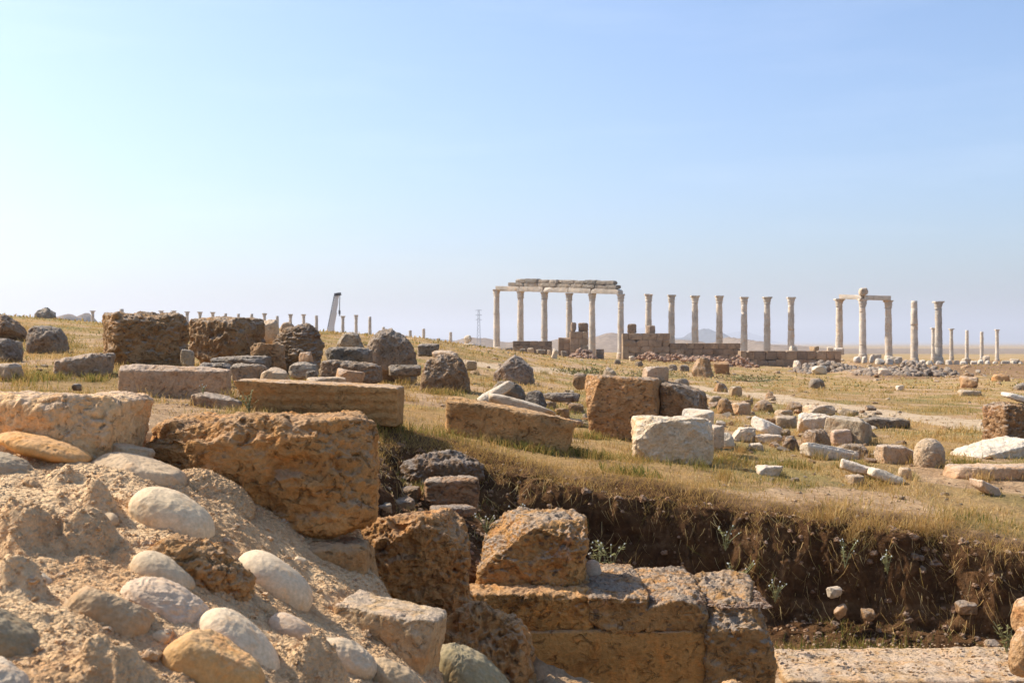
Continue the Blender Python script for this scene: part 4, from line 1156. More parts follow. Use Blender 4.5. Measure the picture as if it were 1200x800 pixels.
# skyline row on the left
GK = 'long row of columns on the left skyline'
SK = [(108.5, 364, 'leaf'), (125, 366, 'leaf'), (133, 366.8, 'leaf'), (142.5, 362, 'none'), (189, 364, 'leaf'), (204, 364, 'leaf'), (219.5, 365, 'leaf'), (234.5, 365.3, 'leaf'), (249.5, 365.6, 'leaf'), (264.5, 367, 'none'), (279.5, 367.6, 'none'),
      (295, 367.6, 'none'), (310, 367, 'leaf'), (325, 370, 'none'), (340.5, 368, 'leaf'), (356, 368.2, 'leaf'), (371, 369.5, 'none'), (401.7, 370, 'leaf'), (417.3, 369, 'plain'), (433.5, 371, 'none'), (449.5, 383, 'none'),
      (480.7, 387, 'none'), (496.5, 385, 'none'), (528, 389, 'none')]
LK = ['leftmost skyline column, with a capital', 'skyline column, first of the close pair left of the thick stump', 'skyline column, second of the close pair left of the thick stump', 'thick stump without capital on the left skyline', 'skyline column above the dark cubic block, half hidden',
      'skyline column with capital above the right side of the cubic block', 'skyline column with capital at the gap between the two biggest blocks', 'skyline column with capital over the left of the leaning block', 'skyline column with capital over the middle of the leaning block',
      'first of three bare skyline shafts over the leaning block', 'second of three bare skyline shafts over the leaning block', 'third of three bare skyline shafts at the right of the leaning block', 'skyline column with capital above the pale leaning rock', 'short bare skyline shaft left of the dark layered boulder',
      'skyline column with capital, left of two over the layered boulder', 'skyline column with capital, right of two over the layered boulder', 'bare skyline shaft just left of the crane', 'skyline column with capital right of the crane hook', 'skyline column two places right of the crane',
      'skyline shaft left of the big tilted boulder', 'low shaft top showing over the big tilted boulder', 'bare low shaft, left of two right of the tilted boulder', 'bare low shaft, right of two right of the tilted boulder', 'last low shaft of the skyline row before the white fragments']
for k, (u, vt, cp) in enumerate(SK):
    Y = 150 + k * 1.6
    x = (u - 600) / F * Y
    column(u, vt, 0, Y, 5.6 if k == 3 else 4.0, LK[k], GK, cp, False, 200 + k, zbase=G1(x, Y) - 0.1)

# temple walls, built of their blocks
def ashlar_wall(label, u0, u1, v0, v1, Y, thick, courses, per, cols, seed, name='temple_wall'):
    r = random.Random(seed)
    x0 = (u0 - 600) / F * Y; x1 = (u1 - 600) / F * Y
    z1 = (400 - v0) / F * Y; z0 = (400 - v1) / F * Y - 0.15
    root = empty(name, ((x0 + x1) / 2, Y, z0), label, 'wall')
    hc = (z1 - z0) / courses
    for c in range(courses):
        x = x0
        avg = (x1 - x0) / per
        first = True
        while x < x1 - 0.05:
            w = avg * r.uniform(0.75, 1.25) * (0.55 if first and c % 2 else 1)
            first = False
            if x1 - (x + w) < avg * 0.4: w = x1 - x
            V, Fq = box_mesh(w - 0.004, thick, hc - 0.004, seed * 50 + c * 17 + int(x * 3), 6, 0.35, 0.07, 1)
            link('wall_block', mk_mesh('wall_block', V, Fq, M['masonry'], False), (x + w / 2 - root.location[0], thick / 2 + r.uniform(-0.03, 0.03), hc * (c + 0.5)), root, r.choice(cols))
            x += w
    return root
BR = [(0.37, 0.265, 0.175), (0.32, 0.23, 0.155), (0.41, 0.30, 0.20), (0.26, 0.195, 0.14)]
BL = [(0.43, 0.315, 0.21), (0.45, 0.335, 0.225), (0.38, 0.28, 0.185)]
ashlar_wall('low brown wall under the second and third portico columns', 601, 647, 399.5, 414, 95.5, 1.0, 3, 5, BR, 1)
ashlar_wall('low stepped brown pier left of the tallest pier', 654.5, 668, 395.5, 415, 95.3, 1.0, 3, 1, BR, 2)
ashlar_wall('tall brown pier carrying two dark stumps', 668.2, 689.5, 388.5, 418, 95, 1.0, 4, 2, BL, 3)
ashlar_wall('short low wall behind the brick rubble', 699, 708, 409, 419, 95.2, 1.0, 2, 1, BR, 4)
ashlar_wall('tall brown wall carrying two cubes right of the portico', 729.8, 785, 390.5, 419, 94.8, 1.2, 4, 4, BL, 5)
ashlar_wall('middle height brown wall stepping down to the right', 785.2, 868, 402, 420, 94.8, 1.2, 3, 8, BR, 6)
ashlar_wall('long low brown wall at the right end of the temple', 868.2, 986, 411, 429, 90, 1.2, 2, 10, BR, 7)
S('stump_block', 'narrow dark stump, left one on the tall pier', 'stone block', (668.5, 377.5, 675.5, 388.8), (0.33, 0.25, 0.18), 'masonry', Y=95.2, bury=0, depth=0.8, n=12, jit=0.08)
S('stump_block', 'wide dark stump, right one on the tall pier', 'stone block', (677.5, 378, 689.5, 388.8), (0.33, 0.25, 0.18), 'masonry', Y=95.2, bury=0, depth=0.7, n=12, jit=0.08, fft=[(0, 0, 0, 0.12, 0, 0), (1, 0, 0, -0.12, 0, 0)])
S('cube_block', 'brown cube, left one on the tall wall', 'stone block', (735, 379, 746, 390.8), (0.33, 0.25, 0.18), 'masonry', Y=95.1, bury=0, depth=0.9, n=10, jit=0.08)
S('cube_block', 'paler cube, right one on the tall wall', 'stone block', (757, 381, 768, 391), (0.33, 0.25, 0.18), 'masonry', Y=95.1, bury=0, depth=0.9, n=10, jit=0.08)
S('marble_block', 'flat white block in front of the tall pier', 'stone block', (675.5, 410.5, 689, 418), 'pale', 'column', Y=94, n=10, rough=0.4)
S('marble_block', 'pale block at the foot of the last of the seven columns', 'stone block', (924.5, 405, 934.5, 412.5), 'white', 'column', Y=90.4, bury=0, n=10, rough=0.5)
S('ashlar_block', 'dark notched block on the right end of the temple wall', 'stone block', (948.5, 405.5, 960, 412), 'tan', 'masonry', Y=90.3, bury=0, n=10, rough=0.8)
S('marble_block', 'white block on the temple wall left of the lone beam', 'stone block', (969, 406.5, 976.5, 412.5), 'white', 'column', Y=90.3, bury=0, n=10, rough=0.5)
S('marble_block', 'longer white block at the foot of the left beam column', 'stone block', (976.8, 407, 988, 413), 'white', 'column', Y=90.2, bury=0, n=10, rough=0.5)
S('marble_fragment', 'curled white fragment on the pale plinth left of the portico', 'fragment', (543.5, 392.5, 553, 403), 'white', MA, Y=78, bury=0, shape='block', rnd=0.5, ry=-20, cuts=6, n=14)
S('marble_block', 'pale plinth block under the curled white fragment', 'stone block', (540.5, 402.3, 559.5, 410.5), 'white', MA, Y=77.5, rough=0.4, n=12)
for k, (u0, u1, v0, v1, c_, lb) in enumerate([(561, 575, 406.5, 411, 'tan', 'flat tan slab left of the leftmost portico column'), (577, 588, 406, 411.5, 'pale', 'pale slab at the foot of the leftmost portico column'), (589, 601, 407, 412, 'slate', 'dark slab right of the leftmost portico column'),
                                              (608, 616, 408, 415, 'slate', 'dark stone before the left end of the low brown wall'), (618, 626, 407.5, 415, 'pale', 'pale round stone before the low brown wall'), (628, 640, 409, 415, 'slate', 'grey stones before the right end of the low brown wall'),
                                              (657, 665, 411, 418, 'slate', 'dark boulder before the stepped pier'), (641, 646, 410, 416, 'pale', 'small pale stone beside the leaning white stone')]):
    S('foundation_stone', lb, 'stone', (u0, v0, u1, v1), c_, BO if c_ == 'slate' else LI, Y=88, n=10, rough=1.0)

# heaps: many fist and head sized stones that read as one mass
def heap(name, label, cat, spans, count, size, cols, Yd, seed, mat, kind='stuff'):
    r = np.random.RandomState(seed)
    Vs, Fs, off = [], [], 0
    if Yd is None:
        Yd = min(90.0, max(hit((s[0] + s[1]) / 2, s[3]) for s in spans)) + 1.5
    for k in range(count):
        u0, u1, v0, v1 = spans[r.choice(len(spans), p=np.array([(s[1] - s[0]) for s in spans]) / sum(s[1] - s[0] for s in spans))]
        f_ = r.rand()
        hgt = math.sin(math.pi * min(0.98, max(0.02, f_))) ** 0.7
        Y = Yd + r.uniform(-1, 1) * 2.2
        side = 1 - abs(Y - Yd) / 2.4
        u = u0 + (u1 - u0) * f_
        zt = (400 - (v1 - (v1 - v0) * hgt * side)) / F * Yd
        zb = (400 - v1) / F * Yd
        z = zb + (zt - zb) * (r.rand() ** 0.3)
        s = size * r.uniform(0.5, 1.5)
        V, Fq = stone_shape(s, s * r.uniform(0.6, 1), s * r.uniform(0.5, 0.9), 3, 'boulder', seed=seed * 1000 + k, rough=0, cuts=3, jit=0.2)
        V = V @ rot(r.uniform(0, 360), r.uniform(-30, 30), r.uniform(-30, 30)).T
        Vs.append(V + np.array([(u - 600) / F * Yd, Y, z])); Fs.append(Fq + off); off += len(V)
    V = np.concatenate(Vs)
    loc = np.array([V[:, 0].mean(), Yd, V[:, 2].min()])
    o = link(name, mk_mesh(name, V - loc, np.concatenate(Fs), M[mat], False), tuple(loc), None, cols)
    return tag(o, label, cat, None, kind)
heap('rubble_heap', 'grey rubble heap of small stones below the right group of columns', 'rubble', [(1040, 1092, 423, 440), (1062, 1130, 428, 447), (1000, 1060, 431, 439)], 760, 0.34, (0.37, 0.29, 0.225), None, 5, 'boulder')
heap('rubble_heap', 'dark rubble heap of small stones at the right end of the temple wall', 'rubble', [(932, 1002, 423, 437), (975, 1020, 429, 439)], 420, 0.36, (0.35, 0.28, 0.22), None, 6, 'boulder')
RB = (0.36, 0.225, 0.15)
heap('brick_rubble', 'reddish stub of brick and stone below the rightmost portico column', 'rubble', [(668, 697, 407, 420), (672, 690, 408, 420)], 130, 0.30, RB, 92, 7, 'masonry')
heap('brick_rubble', 'low reddish brick stub along the foot of the tall cube wall', 'rubble', [(745, 776, 412, 421), (775, 808, 413, 422)], 150, 0.28, RB, 91, 8, 'masonry')
heap('brick_rubble', 'reddish brick mound before the lower temple wall', 'rubble', [(845, 885, 417, 430), (800, 850, 417, 422)], 170, 0.28, RB, 86, 9, 'masonry')

# earth mound that carries the row of white drums
GW = 'white marble pieces in the row on the right'
r = random.Random(9)
ux = 1000.0
wl = []
while ux < 1205:
    w = r.uniform(6, 13)
    wl.append((ux, ux + w * 0.96)); ux += w + r.uniform(-0.5, 2.0)
ordn = ['first', 'second', 'third', 'fourth', 'fifth', 'sixth', 'seventh', 'eighth', 'ninth', 'tenth', 'eleventh', 'twelfth', 'thirteenth', 'fourteenth', 'fifteenth', 'sixteenth', 'seventeenth', 'eighteenth', 'nineteenth', 'twentieth',
        'twenty first', 'twenty second', 'twenty third', 'twenty fourth', 'twenty fifth', 'twenty sixth', 'twenty seventh', 'twenty eighth', 'twenty ninth', 'thirtieth']
for k, (a_, b_) in enumerate(wl):
    vt = np.interp(a_, [1000, 1060, 1110, 1150, 1200], [417, 421, 421.5, 422, 423.5]) + r.uniform(-1, 1.2)
    S('marble_piece', ('%s white piece from the left in the marble row under the right hand columns' % ordn[k]), 'marble piece', (a_, vt, b_, vt + r.uniform(6, 8)), (0.62, 0.55, 0.46), 'column', GW, Y=82 + 0.02 * (a_ - 1000), n=9, rough=0.7,
      shape=r.choice(['block', 'block', 'boulder']), depth=0.8)
for k, (u0, v0, u1, v1) in enumerate([(1019, 415, 1033, 422), (1036, 417, 1058, 424), (1126, 420, 1138, 426), (1183, 420, 1195, 426), (1151, 416, 1160, 424)]):
    S('marble_piece', ['pale block between the middle and right beam columns', 'long pale block at the foot of the right beam column', 'pale block behind the marble row at the small bare shafts', 'pale slab behind the marble row near the right edge', 'tall pale block behind the marble row under the bare shafts'][k], 'marble piece', (u0, v0, u1, v1), 'pale', 'column', Y=86, n=9, rough=0.7)

# ------------------------------------------------------------------ crane, pylon, wires
t = NT('painted_steel'); t.bsdf((0.62, 0.59, 0.55), 0.5, None, 0.4); M['steel'] = t.m
t = NT('dark_steel'); t.bsdf((0.10, 0.10, 0.105), 0.6, None, 0.4); M['dsteel'] = t.m
t = NT('galvanised_steel'); t.bsdf((0.30, 0.31, 0.33), 0.6, None, 0.4); M['gsteel'] = t.m
def tube_pts(pts, r, seg=6):
    """tubes along straight pieces; returns verts, faces"""
    Vs, Fs, off = [], [], 0
    for a, b in pts:
        a, b = np.array(a, float), np.array(b, float)
        d = b - a; d /= np.linalg.norm(d) + 1e-9
        up = np.array([0, 0, 1.0]) if abs(d[2]) < 0.9 else np.array([1.0, 0, 0])
        s = np.cross(d, up); s /= np.linalg.norm(s); q = np.cross(d, s)
        th = np.linspace(0, 2 * math.pi, seg, endpoint=False)
        ring = np.outer(np.cos(th), s) * r + np.outer(np.sin(th), q) * r
        Vs.append(np.concatenate([a + ring, b + ring]))
        k = np.arange(seg)
        Fs.append(np.stack([k, (k + 1) % seg, (k + 1) % seg + seg, k + seg], 1) + off)
        off += 2 * seg
    return np.concatenate(Vs), np.concatenate(Fs)
def beam_box(a, b, w, d):
    a, b = np.array(a, float), np.array(b, float)
    x = b - a; L = np.linalg.norm(x); x /= L
    y = np.array([0, 1.0, 0]); z = np.cross(x, y); z /= np.linalg.norm(z); y = np.cross(z, x)
    c = np.array([[i, j, k] for i in (0, 1) for j in (-.5, .5) for k in (-.5, .5)], float)
    V = a + c[:, :1] * L * x + c[:, 1:2] * d * y + c[:, 2:] * w * z
    Fq = np.array([[0, 1, 3, 2], [4, 6, 7, 5], [0, 4, 5, 1], [2, 3, 7, 6], [0, 2, 6, 4], [1, 5, 7, 3]])
    return V, Fq
CY = 140.0
cp = lambda u, v: np.array(px(u, v, CY))
cr = empty('crane', tuple(cp(386, 402)), 'pale telescopic crane boom with a hanging hook rising behind the skyline', 'crane')
cl = np.array(cr.location)
def cpart(name, V, Fq, mat, par=None, base=None):
    return link(name, mk_mesh(name, V - cl, Fq, M[mat], False), (0, 0, 0), par or cr)
foot, head = cp(385.2, 400), cp(395.5, 344.5)
P_ = lambda f_: foot + (head - foot) * f_
V, Fq = beam_box(P_(0), P_(0.62), 0.62, 0.6); cpart('boom_section', V, Fq, 'steel')
V, Fq = beam_box(P_(0.6), P_(0.86), 0.5, 0.48); cpart('boom_section', V, Fq, 'steel')
V, Fq = beam_box(P_(0.84), P_(0.99), 0.4, 0.38); cpart('boom_section', V, Fq, 'steel')
V, Fq = beam_box(cp(392, 345.5), cp(399.5, 344.3), 0.36, 0.5); hd = cpart('boom_head', V, Fq, 'dsteel')
for q in (0.5, 2.2, 4):
    sc_ = cp(396 + 1.2 * math.cos(q), 345 - 1.0 * math.sin(q))
    V, Fq = tube_pts([(sc_ - np.array([0, .3, 0]), sc_ + np.array([0, .3, 0]))], 0.12, 10); cpart('sheave', V, Fq, 'dsteel', hd)
lat = []
q0, q1 = cp(383.2, 388), cp(391.6, 346)
for k in range(14):
    a_ = q0 + (q1 - q0) * k / 14; b_ = q0 + (q1 - q0) * (k + 1) / 14
    s_ = P_(0.22 + 0.76 * (k + 0.5) / 14)
    lat += [(a_, b_), (a_, s_), (s_, b_)]
V, Fq = tube_pts(lat, 0.05); cpart('folded_jib', V, Fq, 'dsteel')
V, Fq = tube_pts([(cp(398.6, 345), cp(398, 364)), (cp(397.9, 345), cp(397.6, 364))], 0.025); cpart('hoist_rope', V, Fq, 'dsteel')
V, Fq = beam_box(cp(397.9, 363.5), cp(397.9, 368), 0.22, 0.22); hk = cpart('hook_block', V, Fq, 'dsteel')
V, Fq = tube_pts([(cp(397.9, 368), cp(398.4, 369.5)), (cp(398.4, 369.5), cp(397.6, 370)), (cp(397.6, 370), cp(397.2, 369.2))], 0.05); cpart('hook', V, Fq, 'dsteel', hk)
V, Fq = tube_pts([(cp(391, 402), P_(0.5))], 0.14, 8); cpart('lift_ram', V, Fq, 'steel')
V, Fq = beam_box(cp(374, 404), cp(402, 404), 1.0, 2.4); cpart('carrier', V, Fq, 'steel')
for u in (377, 383, 393, 399):
    for sy in (-1.15, 1.15):
        V, Fq = tube_pts([(cp(u, 410) + np.array([0, sy - 0.16, 0]), cp(u, 410) + np.array([0, sy + 0.16, 0]))], 0.5, 14); cpart('wheel', V, Fq, 'dsteel')

PYL = 640.0
pp = lambda u, v: np.array(px(u, v, PYL))
pyl = empty('power_pylon', (pp(561, 0)[0], PYL, -5.5), 'slender lattice power pylon far left of the portico', 'pylon')
pl = np.array(pyl.location)
top = (400 - 363) / F * PYL + 5.5
legs, braces = [], []
def pw(z): return 1.15 - 0.75 * z / top
cor = [(-1, -1), (1, -1), (1, 1), (-1, 1)]
zs = np.linspace(0, top, 13)
for sx, sy in cor:
    legs.append(((sx * pw(0), sy * pw(0), 0), (sx * pw(top), sy * pw(top), top)))
for a_, b_ in zip(zs[:-1], zs[1:]):
    for k in range(4):
        c0, c1 = cor[k], cor[(k + 1) % 4]
        braces.append(((c0[0] * pw(a_), c0[1] * pw(a_), a_), (c1[0] * pw(b_), c1[1] * pw(b_), b_)))
        braces.append(((c1[0] * pw(a_), c1[1] * pw(a_), a_), (c0[0] * pw(b_), c0[1] * pw(b_), b_)))
for lg in legs:
    V, Fq = tube_pts([lg], 0.10); link('leg', mk_mesh('leg', V, Fq, M['gsteel'], False), (0, 0, 0), pyl)
V, Fq = tube_pts(braces, 0.05, 4); link('bracing', mk_mesh('bracing', V, Fq, M['gsteel'], False), (0, 0, 0), pyl)
for z in (top - 0.3, top - 3.0, top - 5.6):
    V, Fq = tube_pts([((-1.9, 0, z), (1.9, 0, z)), ((-1.9, 0, z), (0, 0, z + 0.5)), ((1.9, 0, z), (0, 0, z + 0.5))], 0.08); link('crossarm', mk_mesh('crossarm', V, Fq, M['gsteel'], False), (0, 0, 0), pyl)
# ------------------------------------------------------------------ small stones lying about the field
rs = np.random.RandomState(77)
GSm = 'small loose stones in the dry grass'
regs = [((820, 470, 1040, 570), 60, 'small pale stone in the grass of the stone scatter right of the cracked pair'), ((640, 455, 860, 500), 26, 'small stone in the dry grass around the cracked pair'), ((1040, 470, 1200, 600), 26, 'small stone in the golden grass below the track on the right'),
        ((740, 430, 1200, 470), 34, 'small distant stone beside the pale track'), ((30, 390, 480, 440), 24, 'small stone in the grass between the boulders of the left slope'), ((480, 420, 690, 520), 14, 'small stone in the grass of the middle slope'),
        ((560, 410, 1000, 432), 40, 'tiny distant stone in the grass before the temple walls')]
protos = []
for k in range(8):
    V, Fq = stone_shape(1, 0.8, 0.62, 9, 'boulder' if k % 2 else 'block', seed=900 + k, rough=1.0, cuts=6, jit=0.15, rnd=0.2)
    protos.append(mk_mesh('loose_stone', V, Fq, M[['limestone', 'boulder', 'marble', 'limestone'][k % 4]], False))
for (u0, v0, u1, v1), cnt, lb in regs:
    for k in range(cnt):
        u, v = rs.uniform(u0, u1), rs.uniform(v0, v1)
        Y = hit(u, v)
        if Y > 130: continue
        x = (u - 600) / F * Y
        if rim_dist(np.array([x]), np.array([Y]))[0] > -0.15: continue
        s = rs.uniform(2.5, 8.5) / F * Y * (0.7 if Y > 30 else 1)
        o = bpy.data.objects.new('loose_stone', protos[rs.randint(8)])
        COL.objects.link(o)
        o.location = (x, Y, G1(x, Y) + 0.12 * s)
        o.rotation_euler = (rs.uniform(-.3, .3), rs.uniform(-.3, .3), rs.uniform(0, 6.28))
        o.scale = (s, s * rs.uniform(0.7, 1.1), s * rs.uniform(0.6, 1.1))
        c = PAL[['pale', 'tan', 'grey', 'pink', 'white', 'brown'][rs.randint(6)]]
        o.color = (*c, 1)
        tag(o, lb, 'stone', lb.replace('small stone', 'small stones').replace('small pale stone', 'small pale stones').replace('distant stone', 'distant stones'))

# broken pieces, each its own stone, half sunk in the grass
angs = []
for k in range(10):
    V, Fq = stone_shape(1, 0.8, 0.6, 13, 'boulder' if k % 3 == 0 else 'block', seed=950 + k, rough=0.8, cuts=8, jit=0.32, rnd=0.15)
    angs.append(mk_mesh('broken_stone', V, Fq, M[['limestone', 'marble', 'boulder', 'limestone', 'travertine'][k % 5]], False))
for (u0, v0, u1, v1), cnt, s0, s1, lb in [((825, 463, 930, 520), 46, 5, 15, 'broken angular stone in the scatter between the cracked pair and the bright tilted block'), ((900, 478, 1060, 545), 46, 5, 17, 'broken angular stone among the larger pale blocks of the right scatter'),
                                          ((1030, 500, 1200, 560), 16, 4, 12, 'broken stone around the upright rounded boulder'), ((630, 462, 700, 505), 14, 5, 13, 'broken stone in the grass left of the cracked pair'), ((290, 420, 460, 450), 14, 5, 14, 'broken stone between the long cornice and the dark boulders'),
                                          ((1000, 425, 1200, 450), 34, 3, 8, 'broken stone on the brown earth below the white marble row')]:
    for k in range(cnt):
        u, v = rs.uniform(u0, u1), rs.uniform(v0, v1)
        Y = hit(u, v)
        if Y > 130: continue
        x = (u - 600) / F * Y
        s = (s0 + (s1 - s0) * rs.rand() ** 2) / F * Y
        o = bpy.data.objects.new('broken_stone', angs[rs.randint(10)])
        COL.objects.link(o)
        o.location = (x, Y, G1(x, Y) + 0.12 * s)
        o.rotation_euler = (rs.uniform(-.5, .5), rs.uniform(-.5, .5), rs.uniform(0, 6.28))
        o.scale = (s, s * rs.uniform(0.6, 1.1), s * rs.uniform(0.5, 1.1))
        o.color = (*PAL[['pale', 'tan', 'grey', 'pink', 'white', 'brown', 'dark'][rs.randint(7)]], 1)
        tag(o, lb, 'stone', lb.replace('broken stone', 'broken stones').replace('angular stone', 'angular stones'))

# gravel: nobody could count it
def gravel(name, pts, smin, smax, col, mat, seed):
    r = np.random.RandomState(seed)
    base, Fq = stone_shape(1, 0.85, 0.6, 2, 'boulder', seed=seed, rough=0, cuts=2, jit=0.2)
    n = len(pts)
    s = r.uniform(smin, smax, n) * (0.6 + r.rand(n) ** 3)
    a = r.uniform(0, 6.28, n)
    jit = 1 + 0.25 * r.randn(n, len(base), 3)
    V = base[None] * jit * s[:, None, None]
    ca, sa = np.cos(a)[:, None], np.sin(a)[:, None]
    x = V[:, :, 0] * ca - V[:, :, 1] * sa
    y = V[:, :, 0] * sa + V[:, :, 1] * ca
    V = np.stack([x, y, V[:, :, 2]], 2) + pts[:, None, :]
    Fa = (Fq[None] + (np.arange(n) * len(base))[:, None, None]).reshape(-1, 4)
    o = link(name, mk_mesh(name, V.reshape(-1, 3), Fa, M[mat], False), (0, 0, 0), None, col)
    return tag(o, None, None, None, 'stuff')

def sample(n, ymin, ymax, r, power=1.0, um=40):
    """points in the plan wedge seen from the standpoint"""
    Y = ymin * (ymax / ymin) ** (r.rand(n) ** power)
    u = r.uniform(-um, 1200 + um, n)
    return (u - 600) / F * Y, Y
r = np.random.RandomState(3)
X, Y = sample(16000, 7.0, 45, r)
so, tr = soil_amount(X, Y)
keep = r.rand(len(X)) < np.clip(0.05 + 0.5 * ss(so, 0.3, 0.9) + 0.4 * tr, 0, 1)
X, Y = X[keep], Y[keep]
tag(gravel('gravel', np.stack([X, Y, ground_z(X, Y)], 1), 0.010, 0.035, (0.48, 0.36, 0.24), 'limestone', 31), 'loose gravel and chips on bare soil and track', 'gravel')
X = r.uniform(-2.3, 0.0, 30000); Y = 2.3 + 2.6 * r.rand(30000)
ok = X < np.interp(Y, [1.0, 2.6, 3.4, 4.2, 5.4], [-0.8, -0.45, -0.2, -0.2, -0.4])
X, Y = X[ok], Y[ok]
tag(gravel('mortar_grit', np.stack([X, Y, mortar_z(X, Y) - 0.001], 1), 0.004, 0.015, (0.56, 0.44, 0.30), 'mortar', 33), 'loose sandy grit on the mortar slope', 'grit')
X = r.uniform(-2.3, -0.2, 420); Y = 2.3 + 2.5 * r.rand(420)
k = X < np.interp(Y, [1.0, 2.6, 3.4, 4.2, 5.4], [-0.8, -0.45, -0.2, -0.3, -0.6])
X, Y = X[k], Y[k]
tag(gravel('mortar_pebbles', np.stack([X, Y, mortar_z(X, Y)], 1), 0.012, 0.04, (0.60, 0.43, 0.26), 'limestone', 38), 'crumbs and pebbles loose on the mortar slope', 'pebbles')
X = r.uniform(0.42, 1.38, 2600); Y = r.uniform(6.03, 6.85, 2600)
tag(gravel('wall_top_gravel', np.stack([X, Y, np.interp(X, [0.4, 0.72, 0.73, 1.02, 1.03, 1.4], [-1.362, -1.362, -1.38, -1.38, -1.41, -1.41])], 1), 0.008, 0.03, (0.42, 0.26, 0.16), 'boulder', 37), 'reddish gravel and litter on the top of the trench wall', 'gravel')
X = r.uniform(1.6, 4.0, 700); Y = r.uniform(6.8, 7.7, 700)
tag(gravel('floor_gravel', np.stack([X, Y, np.where(Y < 7.5, (400 - 790) / F * 6.8 + 0.0, ground_z(X, Y))], 1), 0.006, 0.022, (0.5, 0.38, 0.25), 'limestone', 39), 'small chips and dirt on the pale slab and trench floor', 'gravel')
# clods in the bank, set on its crumbled surface
bank_v = vg[km]; bank_s = sd[km]
bsel = (bank_v[:, 0] > -1.4) & (bank_v[:, 0] < 4.8) & (bank_v[:, 1] > 6.6)
bank_v, bank_s = bank_v[bsel], bank_s[bsel]
def on_bank(n, r, lo, hi):
    k = np.nonzero((bank_s > lo) & (bank_s < hi))[0]
    return bank_v[r.choice(k, n)]
tag(gravel('bank_clods', on_bank(1500, r, -0.05, 1.0), 0.008, 0.06, (0.30, 0.18, 0.10), 'masonry', 35), 'clods and pebbles sticking out of the shaded earth bank', 'clods')

# ------------------------------------------------------------------ grass and weeds
t = NT('dry_grass_blade')
at = t.attr('tint')
ramp = t.n('ShaderNodeValToRGB')
e = ramp.color_ramp.elements
e[0].position = 0.0; e[0].color = (0.115, 0.135, 0.035, 1)
e[1].position = 1.0; e[1].color = (0.74, 0.56, 0.26, 1)
for p_, c_ in ((0.25, (0.27, 0.225, 0.055)), (0.5, (0.49, 0.29, 0.09)), (0.75, (0.62, 0.40, 0.16))):
    q = ramp.color_ramp.elements.new(p_); q.color = (*c_, 1)
t.l(at, ramp.inputs[0])
d1 = t.n('ShaderNodeBsdfDiffuse'); d2 = t.n('ShaderNodeBsdfTranslucent'); mx_ = t.n('ShaderNodeMixShader')
t.l(ramp.outputs[0], d1.inputs[0]); t.l(ramp.outputs[0], d2.inputs[0])
mx_.inputs[0].default_value = 0.38
t.l(d1.outputs[0], mx_.inputs[1]); t.l(d2.outputs[0], mx_.inputs[2]); t.l(mx_.outputs[0], t.out.inputs[0])
M['grass'] = t.m

def blades(name, label, P, h, w, lean, tint, seed, cat='grass', hang=0.0, az=None):
    r = np.random.RandomState(seed)
    n = len(P)
    a = r.uniform(0, 2 * math.pi, n) if az is None else az
    dx, dy = np.cos(a), np.sin(a)
    b = r.uniform(0, 2 * math.pi, n)
    wx, wy = np.cos(b) * w / 2, np.sin(b) * w / 2
    z0 = np.zeros(n)
    up = h * np.sqrt(np.maximum(0.05, 1 - lean ** 2)) * (1 - 2 * hang)
    mid = P + np.stack([dx * lean * h * 0.33, dy * lean * h * 0.33, up * 0.55 if hang == 0 else up * 0.4], 1)
    tip = P + np.stack([dx * lean * h, dy * lean * h, up * (0.97 - 0.25 * lean)], 1)
    W = np.stack([wx, wy, z0], 1)
    V = np.stack([P - W, P + W, mid + W * 0.75, mid - W * 0.75, tip], 1)
    k = np.arange(n)[:, None] * 5
    quad = k + np.array([[0, 1, 2, 3]])
    tri = k + np.array([[3, 2, 4]])
    o = link(name, mk_mesh(name, V.reshape(-1, 3), [quad, tri], M['grass'], False, {'tint': np.repeat(tint, 5)}))
    return tag(o, label, cat, None, 'stuff')

def green_amount(X, Y):
    return ss(fbm(P3(X * 0.4, Y * 0.3), 4, 91), -0.1, 0.5) * 1.0 + 0.35 * ss(X / Y, -0.05, -0.3)

def grass_layer(n, ymin, ymax, hr, wr, seed, label, thr):
    r = np.random.RandomState(seed)
    X, Y = sample(n, ymin, ymax, r)
    so, tr = soil_amount(X, Y)
    cl = fbm(P3(X * 1.3, Y * 1.3), 3, 92)
    keep = r.rand(n) < np.clip((1 - so * 1.05) * (0.12 + 0.95 * ss(cl, -0.3, 0.6)), 0.03, 1)
    s = rim_dist(X, Y)
    keep &= s < -0.10 - 0.55 * ss(X, 1.3, -0.3) * (0.5 + 0.5 * r.rand(n))
    X, Y, cl = X[keep], Y[keep], cl[keep]
    m = len(X)
    g = green_amount(X, Y)
    tint = np.clip(0.64 + 0.2 * r.randn(m) - 0.42 * g * (r.rand(m) < 0.75), 0, 1)
    h = r.uniform(hr[0], hr[1], m) * (0.6 + 0.7 * ss(cl, -0.4, 0.8))
    z = ground_z(X, Y) - 0.005
    blades('dry_grass', label, np.stack([X, Y, z], 1), h, r.uniform(wr[0], wr[1], m) * (1 + Y / 30), np.clip(r.uniform(0.15, 0.95, m), 0, 0.97), tint, seed + 1)
grass_layer(130000, 7.6, 16, (0.02, 0.085), (0.0025, 0.005), 11, 'short sparse golden grass on the near field', 0)
grass_layer(110000, 15, 45, (0.03, 0.11), (0.005, 0.010), 13, 'golden grass on the middle field and left slope', 0)
grass_layer(40000, 40, 100, (0.05, 0.16), (0.015, 0.03), 15, 'dry grass of the far field', 0)

